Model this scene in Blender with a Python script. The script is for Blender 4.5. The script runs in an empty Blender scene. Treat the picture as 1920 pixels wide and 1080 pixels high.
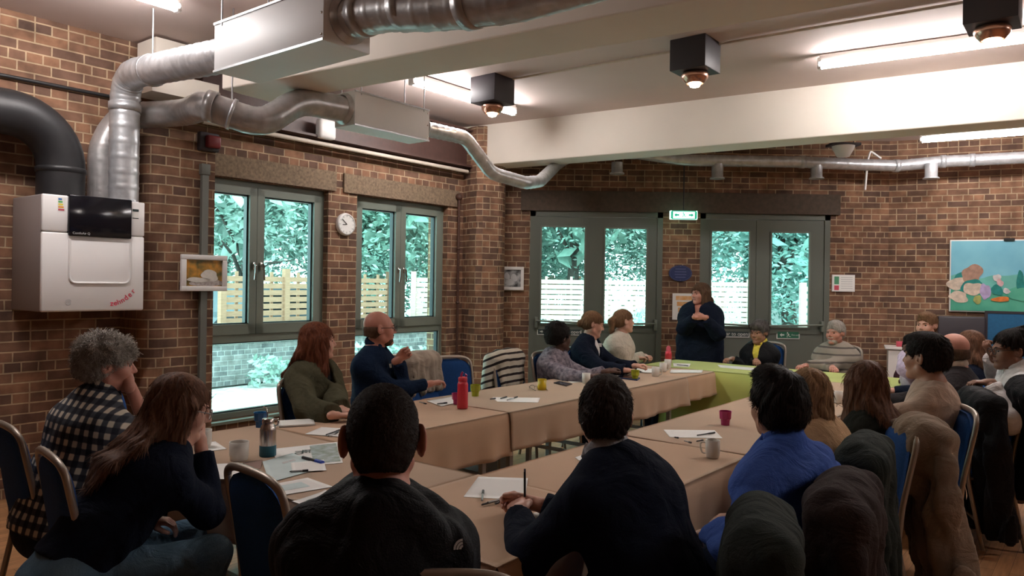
import bpy, math, random
import numpy as np
from mathutils import Vector, Matrix, noise as mnoise

random.seed(7)
R = math.radians
SC = bpy.context.scene
COL = SC.collection

# ---------------------------------------------------------------- camera
CAMZ = 1.6; FPX = 1400.0; CX, CY = 960.0, 530.0; ROLL = 0.015
cam_data = bpy.data.cameras.new('camera')
cam = bpy.data.objects.new('camera', cam_data); COL.objects.link(cam)
cam_data.sensor_fit = 'HORIZONTAL'; cam_data.sensor_width = 36.0
cam_data.lens = 36.0*FPX/1920.0
cam_data.shift_y = -(540-CY)/1920.0
cam_data.clip_start = .05; cam_data.clip_end = 300
cam.location = (0, 0, CAMZ)
cam.rotation_euler = (Matrix.Rotation(ROLL, 3, 'Y').inverted() @ Matrix.Rotation(R(90), 3, 'X')).to_euler()
SC.camera = cam
# ---------------------------------------------------------------- exposure, world
SC.view_settings.view_transform = 'Standard'
SC.view_settings.look = 'None'
SC.view_settings.gamma = 1.0
SC.view_settings.exposure = 0.62
SC.view_settings.use_curve_mapping = False
W = bpy.data.worlds.new('overcast'); SC.world = W; W.use_nodes = True
bg = W.node_tree.nodes['Background']
bg.inputs[0].default_value = (0.80, 0.97, 1.0, 1); bg.inputs[1].default_value = 4.8
TUBE_W = 56.0        # emission of the fluorescent tubes

# ---------------------------------------------------------------- pixel helpers (1920x1080 frame)
def ray(px, py):
    dx, dy = px-CX, py-CY
    c, s = math.cos(ROLL), math.sin(ROLL)
    return (dx*c+dy*s)/FPX, (dy*c-dx*s)/FPX
def U(px, py, Y):
    a, b = ray(px, py)
    return Vector((a*Y, Y, CAMZ-b*Y))
def PH(px, py, h):
    a, b = ray(px, py)
    return U(px, py, (CAMZ-h)/b)
D = Vector((math.sin(R(38)), math.cos(R(38)), 0))      # along the window wall
NW = Vector((math.cos(R(38)), -math.sin(R(38)), 0))    # into the room
WOFF = -6.12
def PN(px, py, off=0.0):
    a, b = ray(px, py)
    Y = (WOFF+off)/(NW.x*a+NW.y)
    return U(px, py, Y)
def WP(u, z, off=0.0):
    p = NW*(WOFF+off)+D*u; p.z = z; return p
TT = Vector((.6293, .7771, 0)); TS = Vector((.7771, -.6293, 0))
def ST(s, t, z=0.0):
    p = TS*s+TT*t; p.z = z; return p

# ---------------------------------------------------------------- materials
def mat(name, col, rough=.6, metal=0.0, noise=0.0, nscale=20.0, bump=0.0, bscale=60.0, col2=None, emis=None, estr=0.0, spec=None, sheen=0.0, coord='Object', stretch=None, trans=0.0, detail=3):
    m = bpy.data.materials.get(name)
    if m: return m
    m = bpy.data.materials.new(name); m.use_nodes = True
    nt = m.node_tree; b = nt.nodes['Principled BSDF']
    b.inputs['Base Color'].default_value = (*col, 1)
    b.inputs['Roughness'].default_value = rough
    b.inputs['Metallic'].default_value = metal
    if spec is not None: b.inputs['Specular IOR Level'].default_value = spec
    if sheen: b.inputs['Sheen Weight'].default_value = sheen
    if trans: b.inputs['Transmission Weight'].default_value = trans
    if emis:
        b.inputs['Emission Color'].default_value = (*emis, 1); b.inputs['Emission Strength'].default_value = estr
    if noise or bump:
        tc = nt.nodes.new('ShaderNodeTexCoord'); src = tc.outputs[coord]
        if stretch:
            mp = nt.nodes.new('ShaderNodeMapping'); mp.inputs['Scale'].default_value = stretch
            nt.links.new(src, mp.inputs['Vector']); src = mp.outputs[0]
    if noise:
        n = nt.nodes.new('ShaderNodeTexNoise'); n.inputs['Scale'].default_value = nscale; n.inputs['Detail'].default_value = detail
        nt.links.new(src, n.inputs['Vector'])
        mr = nt.nodes.new('ShaderNodeMapRange'); mr.inputs[1].default_value = .3; mr.inputs[2].default_value = .7
        nt.links.new(n.outputs[0], mr.inputs[0])
        mx = nt.nodes.new('ShaderNodeMix'); mx.data_type = 'RGBA'
        c2 = col2 if col2 else tuple(max(0, c*(1-noise)) for c in col)
        mx.inputs[6].default_value = (*col, 1); mx.inputs[7].default_value = (*c2, 1)
        nt.links.new(mr.outputs[0], mx.inputs[0]); nt.links.new(mx.outputs[2], b.inputs['Base Color'])
    if bump:
        n2 = nt.nodes.new('ShaderNodeTexNoise'); n2.inputs['Scale'].default_value = bscale; n2.inputs['Detail'].default_value = 4
        nt.links.new(src, n2.inputs['Vector'])
        bp = nt.nodes.new('ShaderNodeBump'); bp.inputs['Strength'].default_value = bump; bp.inputs['Distance'].default_value = .01
        nt.links.new(n2.outputs[0], bp.inputs['Height']); nt.links.new(bp.outputs[0], b.inputs['Normal'])
    return m

def brick_mat(name, c1, c2, mortar, row=.075, w=.225, rough=.85, ms=.0068):
    m = bpy.data.materials.new(name); m.use_nodes = True
    nt = m.node_tree; N = nt.nodes; L = nt.links; b = N['Principled BSDF']
    uv = N.new('ShaderNodeUVMap'); uv.uv_map = 'UVMap'
    wn = N.new('ShaderNodeTexNoise'); wn.inputs['Scale'].default_value = 9; wn.inputs['Detail'].default_value = 2
    L.new(uv.outputs[0], wn.inputs['Vector'])
    va = N.new('ShaderNodeVectorMath'); va.operation = 'MULTIPLY_ADD'
    va.inputs[1].default_value = (.006, .006, 0)
    L.new(wn.outputs['Color'], va.inputs[0]); L.new(uv.outputs[0], va.inputs[2])
    def br(bias, ca, cb):
        t = N.new('ShaderNodeTexBrick'); t.offset = .5; t.offset_frequency = 2
        t.inputs['Scale'].default_value = 1; t.inputs['Mortar Size'].default_value = ms
        t.inputs['Mortar Smooth'].default_value = .35; t.inputs['Bias'].default_value = bias
        t.inputs['Brick Width'].default_value = w; t.inputs['Row Height'].default_value = row
        t.inputs['Color1'].default_value = (*ca, 1); t.inputs['Color2'].default_value = (*cb, 1)
        t.inputs['Mortar'].default_value = (*mortar, 1)
        L.new(va.outputs[0], t.inputs['Vector']); return t
    t = br(0.0, c1, c2); t.squash = .5; t.squash_frequency = 3
    # blotches within and between bricks
    n = N.new('ShaderNodeTexNoise'); n.inputs['Scale'].default_value = 7; n.inputs['Detail'].default_value = 6
    L.new(uv.outputs[0], n.inputs['Vector'])
    mr = N.new('ShaderNodeMapRange'); mr.inputs[1].default_value = .3; mr.inputs[2].default_value = .7
    mr.inputs[3].default_value = .62; mr.inputs[4].default_value = 1.3
    L.new(n.outputs[0], mr.inputs[0])
    mx = N.new('ShaderNodeMix'); mx.data_type = 'RGBA'; mx.blend_type = 'MULTIPLY'; mx.inputs[0].default_value = 1
    L.new(t.outputs['Color'], mx.inputs[6]); L.new(mr.outputs[0], mx.inputs[7])
    L.new(mx.outputs[2], b.inputs['Base Color'])
    b.inputs['Roughness'].default_value = rough
    b.inputs['Specular IOR Level'].default_value = .25
    bp = N.new('ShaderNodeBump'); bp.inputs['Strength'].default_value = .7; bp.inputs['Distance'].default_value = .008; bp.invert = True
    L.new(t.outputs['Fac'], bp.inputs['Height']); L.new(bp.outputs[0], b.inputs['Normal'])
    return m

def glass_mat():
    m = bpy.data.materials.new('window_glass'); m.use_nodes = True
    nt = m.node_tree; nt.nodes.remove(nt.nodes['Principled BSDF'])
    o = nt.nodes['Material Output']
    tr = nt.nodes.new('ShaderNodeBsdfTransparent'); tr.inputs[0].default_value = (.80, .97, .94, 1)
    gl = nt.nodes.new('ShaderNodeBsdfGlossy'); gl.inputs['Roughness'].default_value = .02
    lw = nt.nodes.new('ShaderNodeFresnel'); lw.inputs[0].default_value = 1.3
    mx = nt.nodes.new('ShaderNodeMixShader')
    nt.links.new(lw.outputs[0], mx.inputs[0]); nt.links.new(tr.outputs[0], mx.inputs[1]); nt.links.new(gl.outputs[0], mx.inputs[2])
    nt.links.new(mx.outputs[0], o.inputs[0])
    return m

M = {}
M['brick'] = brick_mat('brick', (.275, .142, .083), (.12, .070, .052), (.43, .31, .20))
M['brick_out'] = brick_mat('garden_brick', (.30, .28, .28), (.16, .16, .17), (.42, .42, .42))
M['brick_pave'] = brick_mat('paving', (.62, .62, .60), (.50, .50, .48), (.40, .42, .36), row=.3, w=.45)
M['ceil'] = mat('ceiling_paint', (.64, .52, .48), .8, noise=.1, nscale=1.2, bump=.05)
M['beam'] = mat('beam_paint', (.84, .77, .68), .7, noise=.06, nscale=2, bump=.08, bscale=30)
M['concrete'] = mat('lintel_concrete', (.26, .185, .12), .9, noise=.45, nscale=40, bump=.4, bscale=90)
M['shaded_lintel'] = mat('shaded_lintel_concrete', (.10, .07, .05), .8, noise=.3, nscale=20)  # back-wall concrete lintel, its shade put into the dark brown colour
M['steel_brown'] = mat('brown_steel', (.075, .035, .028), .5, noise=.2)
M['green_frame'] = mat('green_frame', (.175, .20, .165), .42, noise=.06, nscale=4)
M['green_door'] = mat('green_door', (.13, .145, .12), .45, noise=.06, nscale=3)
M['gasket'] = mat('black_gasket', (.01, .02, .03), .3)
M['glass'] = glass_mat()
M['white'] = mat('white_plastic', (.82, .80, .78), .35)
M['white_gloss'] = mat('white_enamel', (.90, .88, .87), .28)
M['blackgloss'] = mat('black_gloss', (.008, .008, .012), .12)
M['black'] = mat('black_rubber', (.02, .02, .022), .45, noise=.2)
M['galv'] = mat('galvanised_steel', (.68, .70, .73), .36, .6, noise=.3, nscale=14, bump=.1, bscale=25)
M['galv_dark'] = mat('grey_duct', (.56, .55, .55), .34, .45, noise=.3, nscale=14, bump=.1, bscale=25)
M['chrome'] = mat('chrome', (.75, .75, .75), .12, 1.0)
M['steel'] = mat('brushed_steel', (.60, .55, .52), .25, 1.0, noise=.1)
M['pipe_cream'] = mat('cream_pipe', (.62, .54, .45), .5, noise=.1)
M['conduit'] = mat('grey_conduit', (.15, .155, .135), .5, .2)
M['rust'] = mat('rusty_pipe', (.085, .035, .022), .6, noise=.3)
M['tube'] = mat('tube_light', (1, 1, 1), .5, emis=(1.0, .95, .93), estr=TUBE_W)
M['bulb'] = mat('warm_bulb', (1, 1, 1), .5, emis=(1.0, .72, .5), estr=30)
M['box_dark'] = mat('dark_lamp_box', (.035, .028, .035), .5)
M['copper'] = mat('copper_reflector', (.60, .34, .25), .25, .9)
M['paper'] = mat('paper', (.86, .85, .82), .8, noise=.02)
M['wood_fence'] = mat('fence_wood', (.46, .25, .16), .8, noise=.3, nscale=8, stretch=(1, 1, 12))
M['wood_fence2'] = mat('pale_fence_wood', (.68, .50, .44), .8, noise=.2, nscale=8, stretch=(1, 1, 12))
M['bark'] = mat('bark', (.10, .085, .075), .9, noise=.4, bump=.5)
def leafmat(name, c, c2):
    return mat(name, c, .6, noise=.5, nscale=3.5, col2=c2, detail=5)
M['leafA'] = leafmat('leaf_teal', (.12, .25, .20), (.32, .46, .40))
M['leafB'] = leafmat('leaf_dark', (.06, .14, .13), (.19, .33, .29))
M['leafC'] = leafmat('leaf_pale', (.24, .38, .33), (.50, .62, .58))
M['ivy'] = leafmat('leaf_ivy', (.12, .30, .26), (.38, .55, .52))

def floor_mat():
    m = bpy.data.materials.new('oak_strip_floor'); m.use_nodes = True
    nt = m.node_tree; N = nt.nodes; L = nt.links; b = N['Principled BSDF']
    uv = N.new('ShaderNodeUVMap'); uv.uv_map = 'UVMap'
    t = N.new('ShaderNodeTexBrick'); t.offset = .37; t.inputs['Scale'].default_value = 1
    t.inputs['Brick Width'].default_value = .9; t.inputs['Row Height'].default_value = .075
    t.inputs['Mortar Size'].default_value = .0012; t.inputs['Bias'].default_value = 0
    t.inputs['Color1'].default_value = (.50, .26, .12, 1); t.inputs['Color2'].default_value = (.36, .18, .08, 1); t.inputs['Mortar'].default_value = (.14, .07, .03, 1)
    L.new(uv.outputs[0], t.inputs['Vector'])
    n = N.new('ShaderNodeTexNoise'); n.inputs['Scale'].default_value = 6; n.inputs['Detail'].default_value = 6
    mp = N.new('ShaderNodeMapping'); mp.inputs['Scale'].default_value = (1, 9, 1)
    L.new(uv.outputs[0], mp.inputs[0]); L.new(mp.outputs[0], n.inputs['Vector'])
    mr = N.new('ShaderNodeMapRange'); mr.inputs[1].default_value = .3; mr.inputs[2].default_value = .7; mr.inputs[3].default_value = .75; mr.inputs[4].default_value = 1.15
    L.new(n.outputs[0], mr.inputs[0])
    mx = N.new('ShaderNodeMix'); mx.data_type = 'RGBA'; mx.blend_type = 'MULTIPLY'; mx.inputs[0].default_value = 1
    L.new(t.outputs['Color'], mx.inputs[6]); L.new(mr.outputs[0], mx.inputs[7]); L.new(mx.outputs[2], b.inputs['Base Color'])
    b.inputs['Roughness'].default_value = .5; b.inputs['Specular IOR Level'].default_value = .3
    return m
M['floor'] = floor_mat()

# ---------------------------------------------------------------- mesh builder
def thing(name, label, cat, loc=(0, 0, 0), rotz=0.0, group=None):
    o = bpy.data.objects.new(name, None); COL.objects.link(o)
    o.location = loc; o.rotation_euler = (0, 0, rotz); o.empty_display_size = .1
    o['label'] = label; o['category'] = cat
    if group: o['group'] = group
    return o
def tag(o, label, cat, group=None, kind=None):
    o['label'] = label; o['category'] = cat
    if group: o['group'] = group
    if kind: o['kind'] = kind
    return o

def mesh_obj(name, verts, faces, mats, parent=None, smooth=False, fmat=None, uv=None, local=False):
    me = bpy.data.meshes.new(name)
    if parent is not None and not local:
        l = Vector(parent_world_loc(parent)); verts = [(v[0]-l.x, v[1]-l.y, v[2]-l.z) for v in verts]
    me.from_pydata([tuple(v) for v in verts], [], faces)
    if not isinstance(mats, (list, tuple)): mats = [mats]
    for m in mats: me.materials.append(M[m] if isinstance(m, str) else m)
    if fmat: me.polygons.foreach_set('material_index', fmat)
    if smooth is True: me.polygons.foreach_set('use_smooth', [True]*len(me.polygons))
    elif isinstance(smooth, list): me.polygons.foreach_set('use_smooth', smooth)
    me.update()
    if uv:
        l = me.uv_layers.new(name='UVMap')
        off = Vector((0, 0, 0))
        if parent is not None and not local: off = Vector(parent_world_loc(parent))
        for p in me.polygons:
            for li in p.loop_indices:
                v = me.vertices[me.loops[li].vertex_index].co+off
                l.data[li].uv = uv(v, p.normal)
    o = bpy.data.objects.new(name, me); COL.objects.link(o)
    if parent is not None: o.parent = parent
    return o
def parent_world_loc(p):
    l = Vector(p.location)
    while p.parent is not None:
        p = p.parent; l = l+Vector(p.location)
    return l

def wall_uv(v, n):
    # horizontal tangent of the face
    if abs(n.z) > .8: return (v.x, v.y)
    t = Vector((-n.y, n.x, 0))
    if t.length < 1e-6: t = Vector((1, 0, 0))
    t.normalize()
    if t.x < 0 or (abs(t.x) < 1e-4 and t.y < 0): t = -t
    return (v.dot(t), v.z)
def round_uv(cx, cy, r):
    return lambda v, n: (math.atan2(v.y-cy, v.x-cx)*r, v.z)

class MB:
    def __init__(s): s.v = []; s.f = []; s.sm = []; s.mi = []; s.cur = 0
    def add(s, vs, fs, smooth=False):
        b = len(s.v); s.v += [tuple(v) for v in vs]
        for f in fs:
            s.f.append([i+b for i in f]); s.sm.append(smooth); s.mi.append(s.cur)
    def box(s, c, size, ax=None, bev=0.0):
        """c centre, size full extents, ax = (xaxis, yaxis, zaxis)"""
        X, Y, Z = ax if ax else (Vector((1, 0, 0)), Vector((0, 1, 0)), Vector((0, 0, 1)))
        c = Vector(c); hx, hy, hz = size[0]/2, size[1]/2, size[2]/2
        if bev <= 0:
            vs = [c+X*(i*hx)+Y*(j*hy)+Z*(k*hz) for i in (-1, 1) for j in (-1, 1) for k in (-1, 1)]
            s.add(vs, [(0, 1, 3, 2), (4, 6, 7, 5), (0, 4, 5, 1), (2, 3, 7, 6), (0, 2, 6, 4), (1, 5, 7, 3)])
            return s
        b = min(bev, hx*.99, hy*.99, hz*.99)
        prof = []
        for (dz, ins) in ((-hz, b), (-hz+b*.3, b*.3), (-hz+b, 0), (hz-b, 0), (hz-b*.3, b*.3), (hz, b)):
            ring = []
            for (sx, sy, a0) in ((1, 1, 0), (-1, 1, 90), (-1, -1, 180), (1, -1, 270)):
                for q in range(4):
                    a = R(a0+q*30)
                    ring.append(c+X*(sx*(hx-b)+math.cos(a)*(b-ins))+Y*(sy*(hy-b)+math.sin(a)*(b-ins))+Z*dz)
            prof.append(ring)
        vs = [v for r in prof for v in r]; n = 16; fs = []
        for i in range(5):
            for j in range(n):
                fs.append((i*n+j, i*n+(j+1) % n, (i+1)*n+(j+1) % n, (i+1)*n+j))
        s.add(vs, fs, True)
        s.add(prof[0], [tuple(range(n-1, -1, -1))]); s.add(prof[-1], [tuple(range(n))])
        return s
    def quad(s, a, b, c, d): s.add([a, b, c, d], [(0, 1, 2, 3)]); return s
    def prism(s, pts, h):
        """pts list of 3D points, extruded along vector h"""
        n = len(pts); h = Vector(h); a = [Vector(p) for p in pts]
        s.add(a+[p+h for p in a], [tuple(range(n-1, -1, -1)), tuple(range(n, 2*n))]+[(i, (i+1) % n, (i+1) % n+n, i+n) for i in range(n)])
        return s
    def tube(s, pts, r, n=12, cap=True, smooth=True, closed=False, sq=None):
        pts = [Vector(p) for p in pts]; m = len(pts)
        rad = r if callable(r) else (lambda i: r)
        up = None; rings = []
        for i in range(m):
            if closed: t = pts[(i+1) % m]-pts[i-1]
            else: t = (pts[min(i+1, m-1)]-pts[max(i-1, 0)])
            t.normalize()
            if up is None:
                up = Vector((0, 0, 1)) if abs(t.z) < .9 else Vector((1, 0, 0))
            x = t.cross(up); 
            if x.length < 1e-5: x = t.cross(Vector((0, 1, 0)))
            x.normalize(); up = x.cross(t).normalized()
            rr = rad(i)
            sx, sy = sq if sq else (1, 1)
            rings.append([pts[i]+x*(math.cos(2*math.pi*j/n)*rr*sx)+up*(math.sin(2*math.pi*j/n)*rr*sy) for j in range(n)])
        vs = [v for q in rings for v in q]; fs = []
        for i in range(m if closed else m-1):
            i2 = (i+1) % m
            for j in range(n):
                fs.append((i*n+j, i2*n+j, i2*n+(j+1) % n, i*n+(j+1) % n)[::-1])
        s.add(vs, fs, smooth)
        if cap and not closed:
            s.add(rings[0], [tuple(range(n))]); s.add(rings[-1], [tuple(range(n-1, -1, -1))])
        return s
    def lathe(s, c, prof, n=20, axis=None, smooth=True):
        c = Vector(c); Z = Vector(axis).normalized() if axis else Vector((0, 0, 1))
        X = Z.orthogonal().normalized() if axis else Vector((1, 0, 0)); Y = Z.cross(X)
        vs = []; fs = []
        for (r, z) in prof:
            for j in range(n):
                a = 2*math.pi*j/n; vs.append(c+X*(math.cos(a)*r)+Y*(math.sin(a)*r)+Z*z)
        for i in range(len(prof)-1):
            for j in range(n):
                fs.append((i*n+j, i*n+(j+1) % n, (i+1)*n+(j+1) % n, (i+1)*n+j))
        s.add(vs, fs, smooth); return s
    def build(s, name, mats, parent=None, uv=None, local=False, kind=None):
        o = mesh_obj(name, s.v, s.f, mats, parent, s.sm, s.mi if any(s.mi) else None, uv, local)
        if kind: o['kind'] = kind
        return o

def fillet(pts, rad, n=8):
    pts = [Vector(p) for p in pts]; out = [pts[0]]
    for i in range(1, len(pts)-1):
        a, b, c = pts[i-1], pts[i], pts[i+1]
        u = (a-b); v = (c-b); l = min(rad, u.length*.48, v.length*.48)
        p = b+u.normalized()*l; q = b+v.normalized()*l
        for k in range(n+1):
            t = k/n; out.append(p*(1-t)**2+b*2*t*(1-t)+q*t*t)
    out.append(pts[-1]); return out
def resample(pts, step):
    out = [pts[0]]; L = [0.0]
    for i in range(1, len(pts)):
        seg = pts[i]-pts[i-1]; n = max(1, int(round(seg.length/step)))
        for k in range(1, n+1): out.append(pts[i-1]+seg*(k/n)); L.append(L[-1]+seg.length/n)
    return out, L
def duct(name, pts, r, m, parent=None, bend=.25, pitch=.11, rib=.004, n=22):
    p, L = resample(fillet(pts, bend), .016)
    mb = MB(); mb.tube(p, lambda i: r+(rib if (L[i] % pitch) < .016 else 0), n)
    return mb.build(name, m, parent)

def text(body, size, loc, xax, zax, m, parent, name='lettering', align='CENTER', ext=.0005):
    cu = bpy.data.curves.new(name, 'FONT'); cu.body = body; cu.size = size; cu.align_x = align; cu.align_y = 'CENTER'; cu.extrude = ext
    to = bpy.data.objects.new(name, cu); COL.objects.link(to)
    dg = bpy.context.evaluated_depsgraph_get(); me = bpy.data.meshes.new_from_object(to.evaluated_get(dg))
    bpy.data.objects.remove(to)
    X = Vector(xax).normalized(); Z = Vector(zax).normalized(); Nn = X.cross(Z)
    vs = [Vector(loc)+X*v.co.x+Z*v.co.y+Nn*v.co.z for v in me.vertices]
    fs = [tuple(p.vertices) for p in me.polygons]
    bpy.data.meshes.remove(me)
    return mesh_obj(name, vs, fs, m, parent)

def copy_tree(o, parent=None):
    c = o.copy(); COL.objects.link(c); c.parent = parent
    for ch in list(o.children): copy_tree(ch, c)
    return c
# ================================================================ the room
CEIL = 3.49
corner = [WP(-3.2, 0), WP(6.886, 0)]
A0 = WP(-3.2, 0); A1 = Vector((-.58, 9.2, 0)); B0 = Vector((-.1, 9.6, 0)); B1 = Vector((4.83, 9.6, 0)); C1 = Vector((8.1, 8.13, 0))
E1 = Vector((9.3, 5.0, 0)); E2 = Vector((9.3, -1.5, 0)); E3 = Vector((5.5, -4.2, 0)); E4 = Vector((-2.5, -4.2, 0)); E5 = Vector((A0.x, A0.y, 0))
ring = [A1, B0, B1, C1, E1, E2, E3, E4, E5]
mb = MB(); ext = [Vector((p.x, p.y, -.1)) for p in ring]
mb.prism(ext[::-1], (0, 0, .1))
fl = mb.build('floor', 'floor', uv=lambda v, n: (v.x*.629+v.y*.777, v.x*.777-v.y*.629)); fl['kind'] = 'structure'
mb = MB(); mb.prism([Vector((p.x, p.y, CEIL)) for p in ring][::-1], (0, 0, .15))
ce = mb.build('ceiling', 'ceil'); ce['kind'] = 'structure'

def wall(name, P, Q, holes=(), th=.32, h=CEIL, m='brick'):
    """straight wall from P to Q (interior side on the right-hand side of outward normal), holes = (u0,u1,z0,z1)"""
    d = (Q-P); Lw = d.length; d.normalize(); out = Vector((-d.y, d.x, 0))     # outward = left of travel
    us = sorted(set([0, Lw]+[a for hh in holes for a in hh[:2]])); zs = sorted(set([0, h]+[a for hh in holes for a in hh[2:]]))
    mb = MB()
    for i in range(len(us)-1):
        for j in range(len(zs)-1):
            uc = (us[i]+us[i+1])/2; zc = (zs[j]+zs[j+1])/2
            if any(a < uc < b and c < zc < e for (a, b, c, e) in holes): continue
            c = P+d*uc+out*(th/2); c.z = zc
            mb.box(c, (us[i+1]-us[i], th, zs[j+1]-zs[j]), (d, out, Vector((0, 0, 1))))
    o = mb.build(name, m, uv=wall_uv, kind='structure'); return o

u_off = -(-3.2)
W1 = (3.27, 4.80, .33, 2.50); W2 = (5.17, 6.565, .33, 2.50)
# interior must lie to the right of travel: going A0 -> A1 the room is on the right
wall('wall_left', WP(-3.2, 0), WP(6.886, 0), [(W1[0]+3.2, W1[1]+3.2, W1[2], W1[3]), (W2[0]+3.2, W2[1]+3.2, W2[2], W2[3])])
def bx(px, py=500, Y=9.6): return U(px, py, Y).x
DZ = 2.53
d1a, d1b = bx(993), bx(1242); d2a, d2b = bx(1312), bx(1556)
wall('wall_back', Vector((-.6, 9.6, 0)), B1+Vector((.05, 0, 0)), [(d1a+.6, d1b+.6, 0, DZ), (d2a+.6, d2b+.6, 0, DZ)])
wall('wall_right', B1, C1)
wall('wall_far_right', C1, E1); wall('wall_side', E1, E2); wall('wall_rear_right', E2, E3)
wall('wall_rear', E3, E4); wall('wall_rear_left', E4, E5)

# round-cornered pilaster between boiler and windows
def pier(name, poly):
    mb = MB(); mb.prism([Vector((p[0], p[1], 0)) for p in poly][::-1], (0, 0, CEIL-.02))
    o = mb.build(name, 'brick', uv=wall_uv, kind='structure'); return o
pf = .40
pl = []
uL, uR = 2.77, 3.33
for k in range(9):
    a = R(90*k/8); pl.append(WP(uL+.13-.13*math.cos(a), 0, pf-.13+.13*math.sin(a)))
pl.append(WP(uR, 0, pf)); pl.append(WP(uR, 0, -.02)); pl.append(WP(uL, 0, -.02))
mb = MB(); cum = [0]
for i in range(1, 10): cum.append(cum[-1]+(pl[i]-pl[i-1]).length)
mb.prism([Vector((p.x, p.y, 0)) for p in pl][::-1], (0, 0, 2.70))
o = mb.build('wall_pier_left', 'brick', uv=wall_uv, kind='structure')
# continuous brick courses round the bullnose
l = o.data.uv_layers['UVMap']
for p in o.data.polygons:
    if abs(p.normal.z) > .5: continue
    for li in p.loop_indices:
        v = o.data.vertices[o.data.loops[li].vertex_index].co
        best = min(range(10), key=lambda i: (Vector((pl[i].x, pl[i].y))-Vector((v.x, v.y))).length)
        if (Vector((pl[best].x, pl[best].y))-Vector((v.x, v.y))).length < 1e-3: l.data[li].uv = (cum[best], v.z)
pier('wall_pier_corner', [(-.64, 9.2), (-.52, 9.02), (-.44, 8.94), (-.36, 8.93), (-.17, 9.03), (-.13, 9.08), (-.10, 9.18), (-.10, 9.62), (-.5, 9.8)])

# concrete lintels over the windows, steel beam under the ceiling
ZV = Vector((0, 0, 1))
for i, (a, b, z0, z1) in enumerate(((3.34, 4.88, 2.505, 2.70), (4.98, 6.74, 2.505, 2.70))):
    mb = MB(); mb.box(WP((a+b)/2, (z0+z1)/2, .0), (b-a, .05, z1-z0), (D, -NW, ZV))
    o = mb.build('trim_%d' % (i+1), 'concrete', kind='structure')
mb = MB(); a, b = bx(975), bx(1572); mb.box(((a+b)/2, 9.585, 2.66), (b-a, .05, .26))
mb.build('trim_3', 'shaded_lintel', kind='structure')
mb = MB(); u0, u1 = 3.4, 6.85
mb.box(WP((u0+u1)/2, 3.20, .05), (u1-u0, .03, .46), (D, -NW, ZV))
mb.box(WP((u0+u1)/2, 2.99, .11), (u1-u0, .16, .022), (D, -NW, ZV)); mb.box(WP((u0+u1)/2, 3.42, .11), (u1-u0, .16, .022), (D, -NW, ZV))
mb.build('trim_4', 'steel_brown', kind='structure')

# ceiling beams (perpendicular to the window wall)
BD = (Vector((.8507, -.5257, 0))).normalized(); BN = Vector((BD.y*-1, BD.x, 0))     # BN points away from the camera
BZ = 3.02
def beam(name, p, k0, k1, w):
    p = Vector((p.x, p.y, 0)); a = p+BD*k0; b = p+BD*k1; c = (a+b)/2+BN*(w/2); c.z = (BZ+CEIL)/2
    mb = MB(); mb.box(c, ((b-a).length, w, CEIL-BZ+.02), (BD, BN, ZV), bev=.012); return mb.build(name, 'beam', kind='structure')
pB2 = PH(1420, 264, BZ); beam('ceiling_beam_back', pB2, -3.6, 6.2, .38)
pB1 = PH(900, 72, BZ); beam('ceiling_beam_front', pB1, -2.33, 8.0, .46)
pB0 = pB1-BN*3.4; beam('ceiling_beam_rear', pB0, -2.5, 7.5, .46)
# bearing block of the front beam on the pilaster
mb = MB(); c = WP(3.05, 3.10, .3); mb.box(c, (.55, .3, .16), (D, -NW, ZV)); mb.box(WP(3.0, 3.26, .2), (.3, .3, .42), (D, -NW, ZV)); mb.build('trim_5', 'beam', kind='structure')

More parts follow.
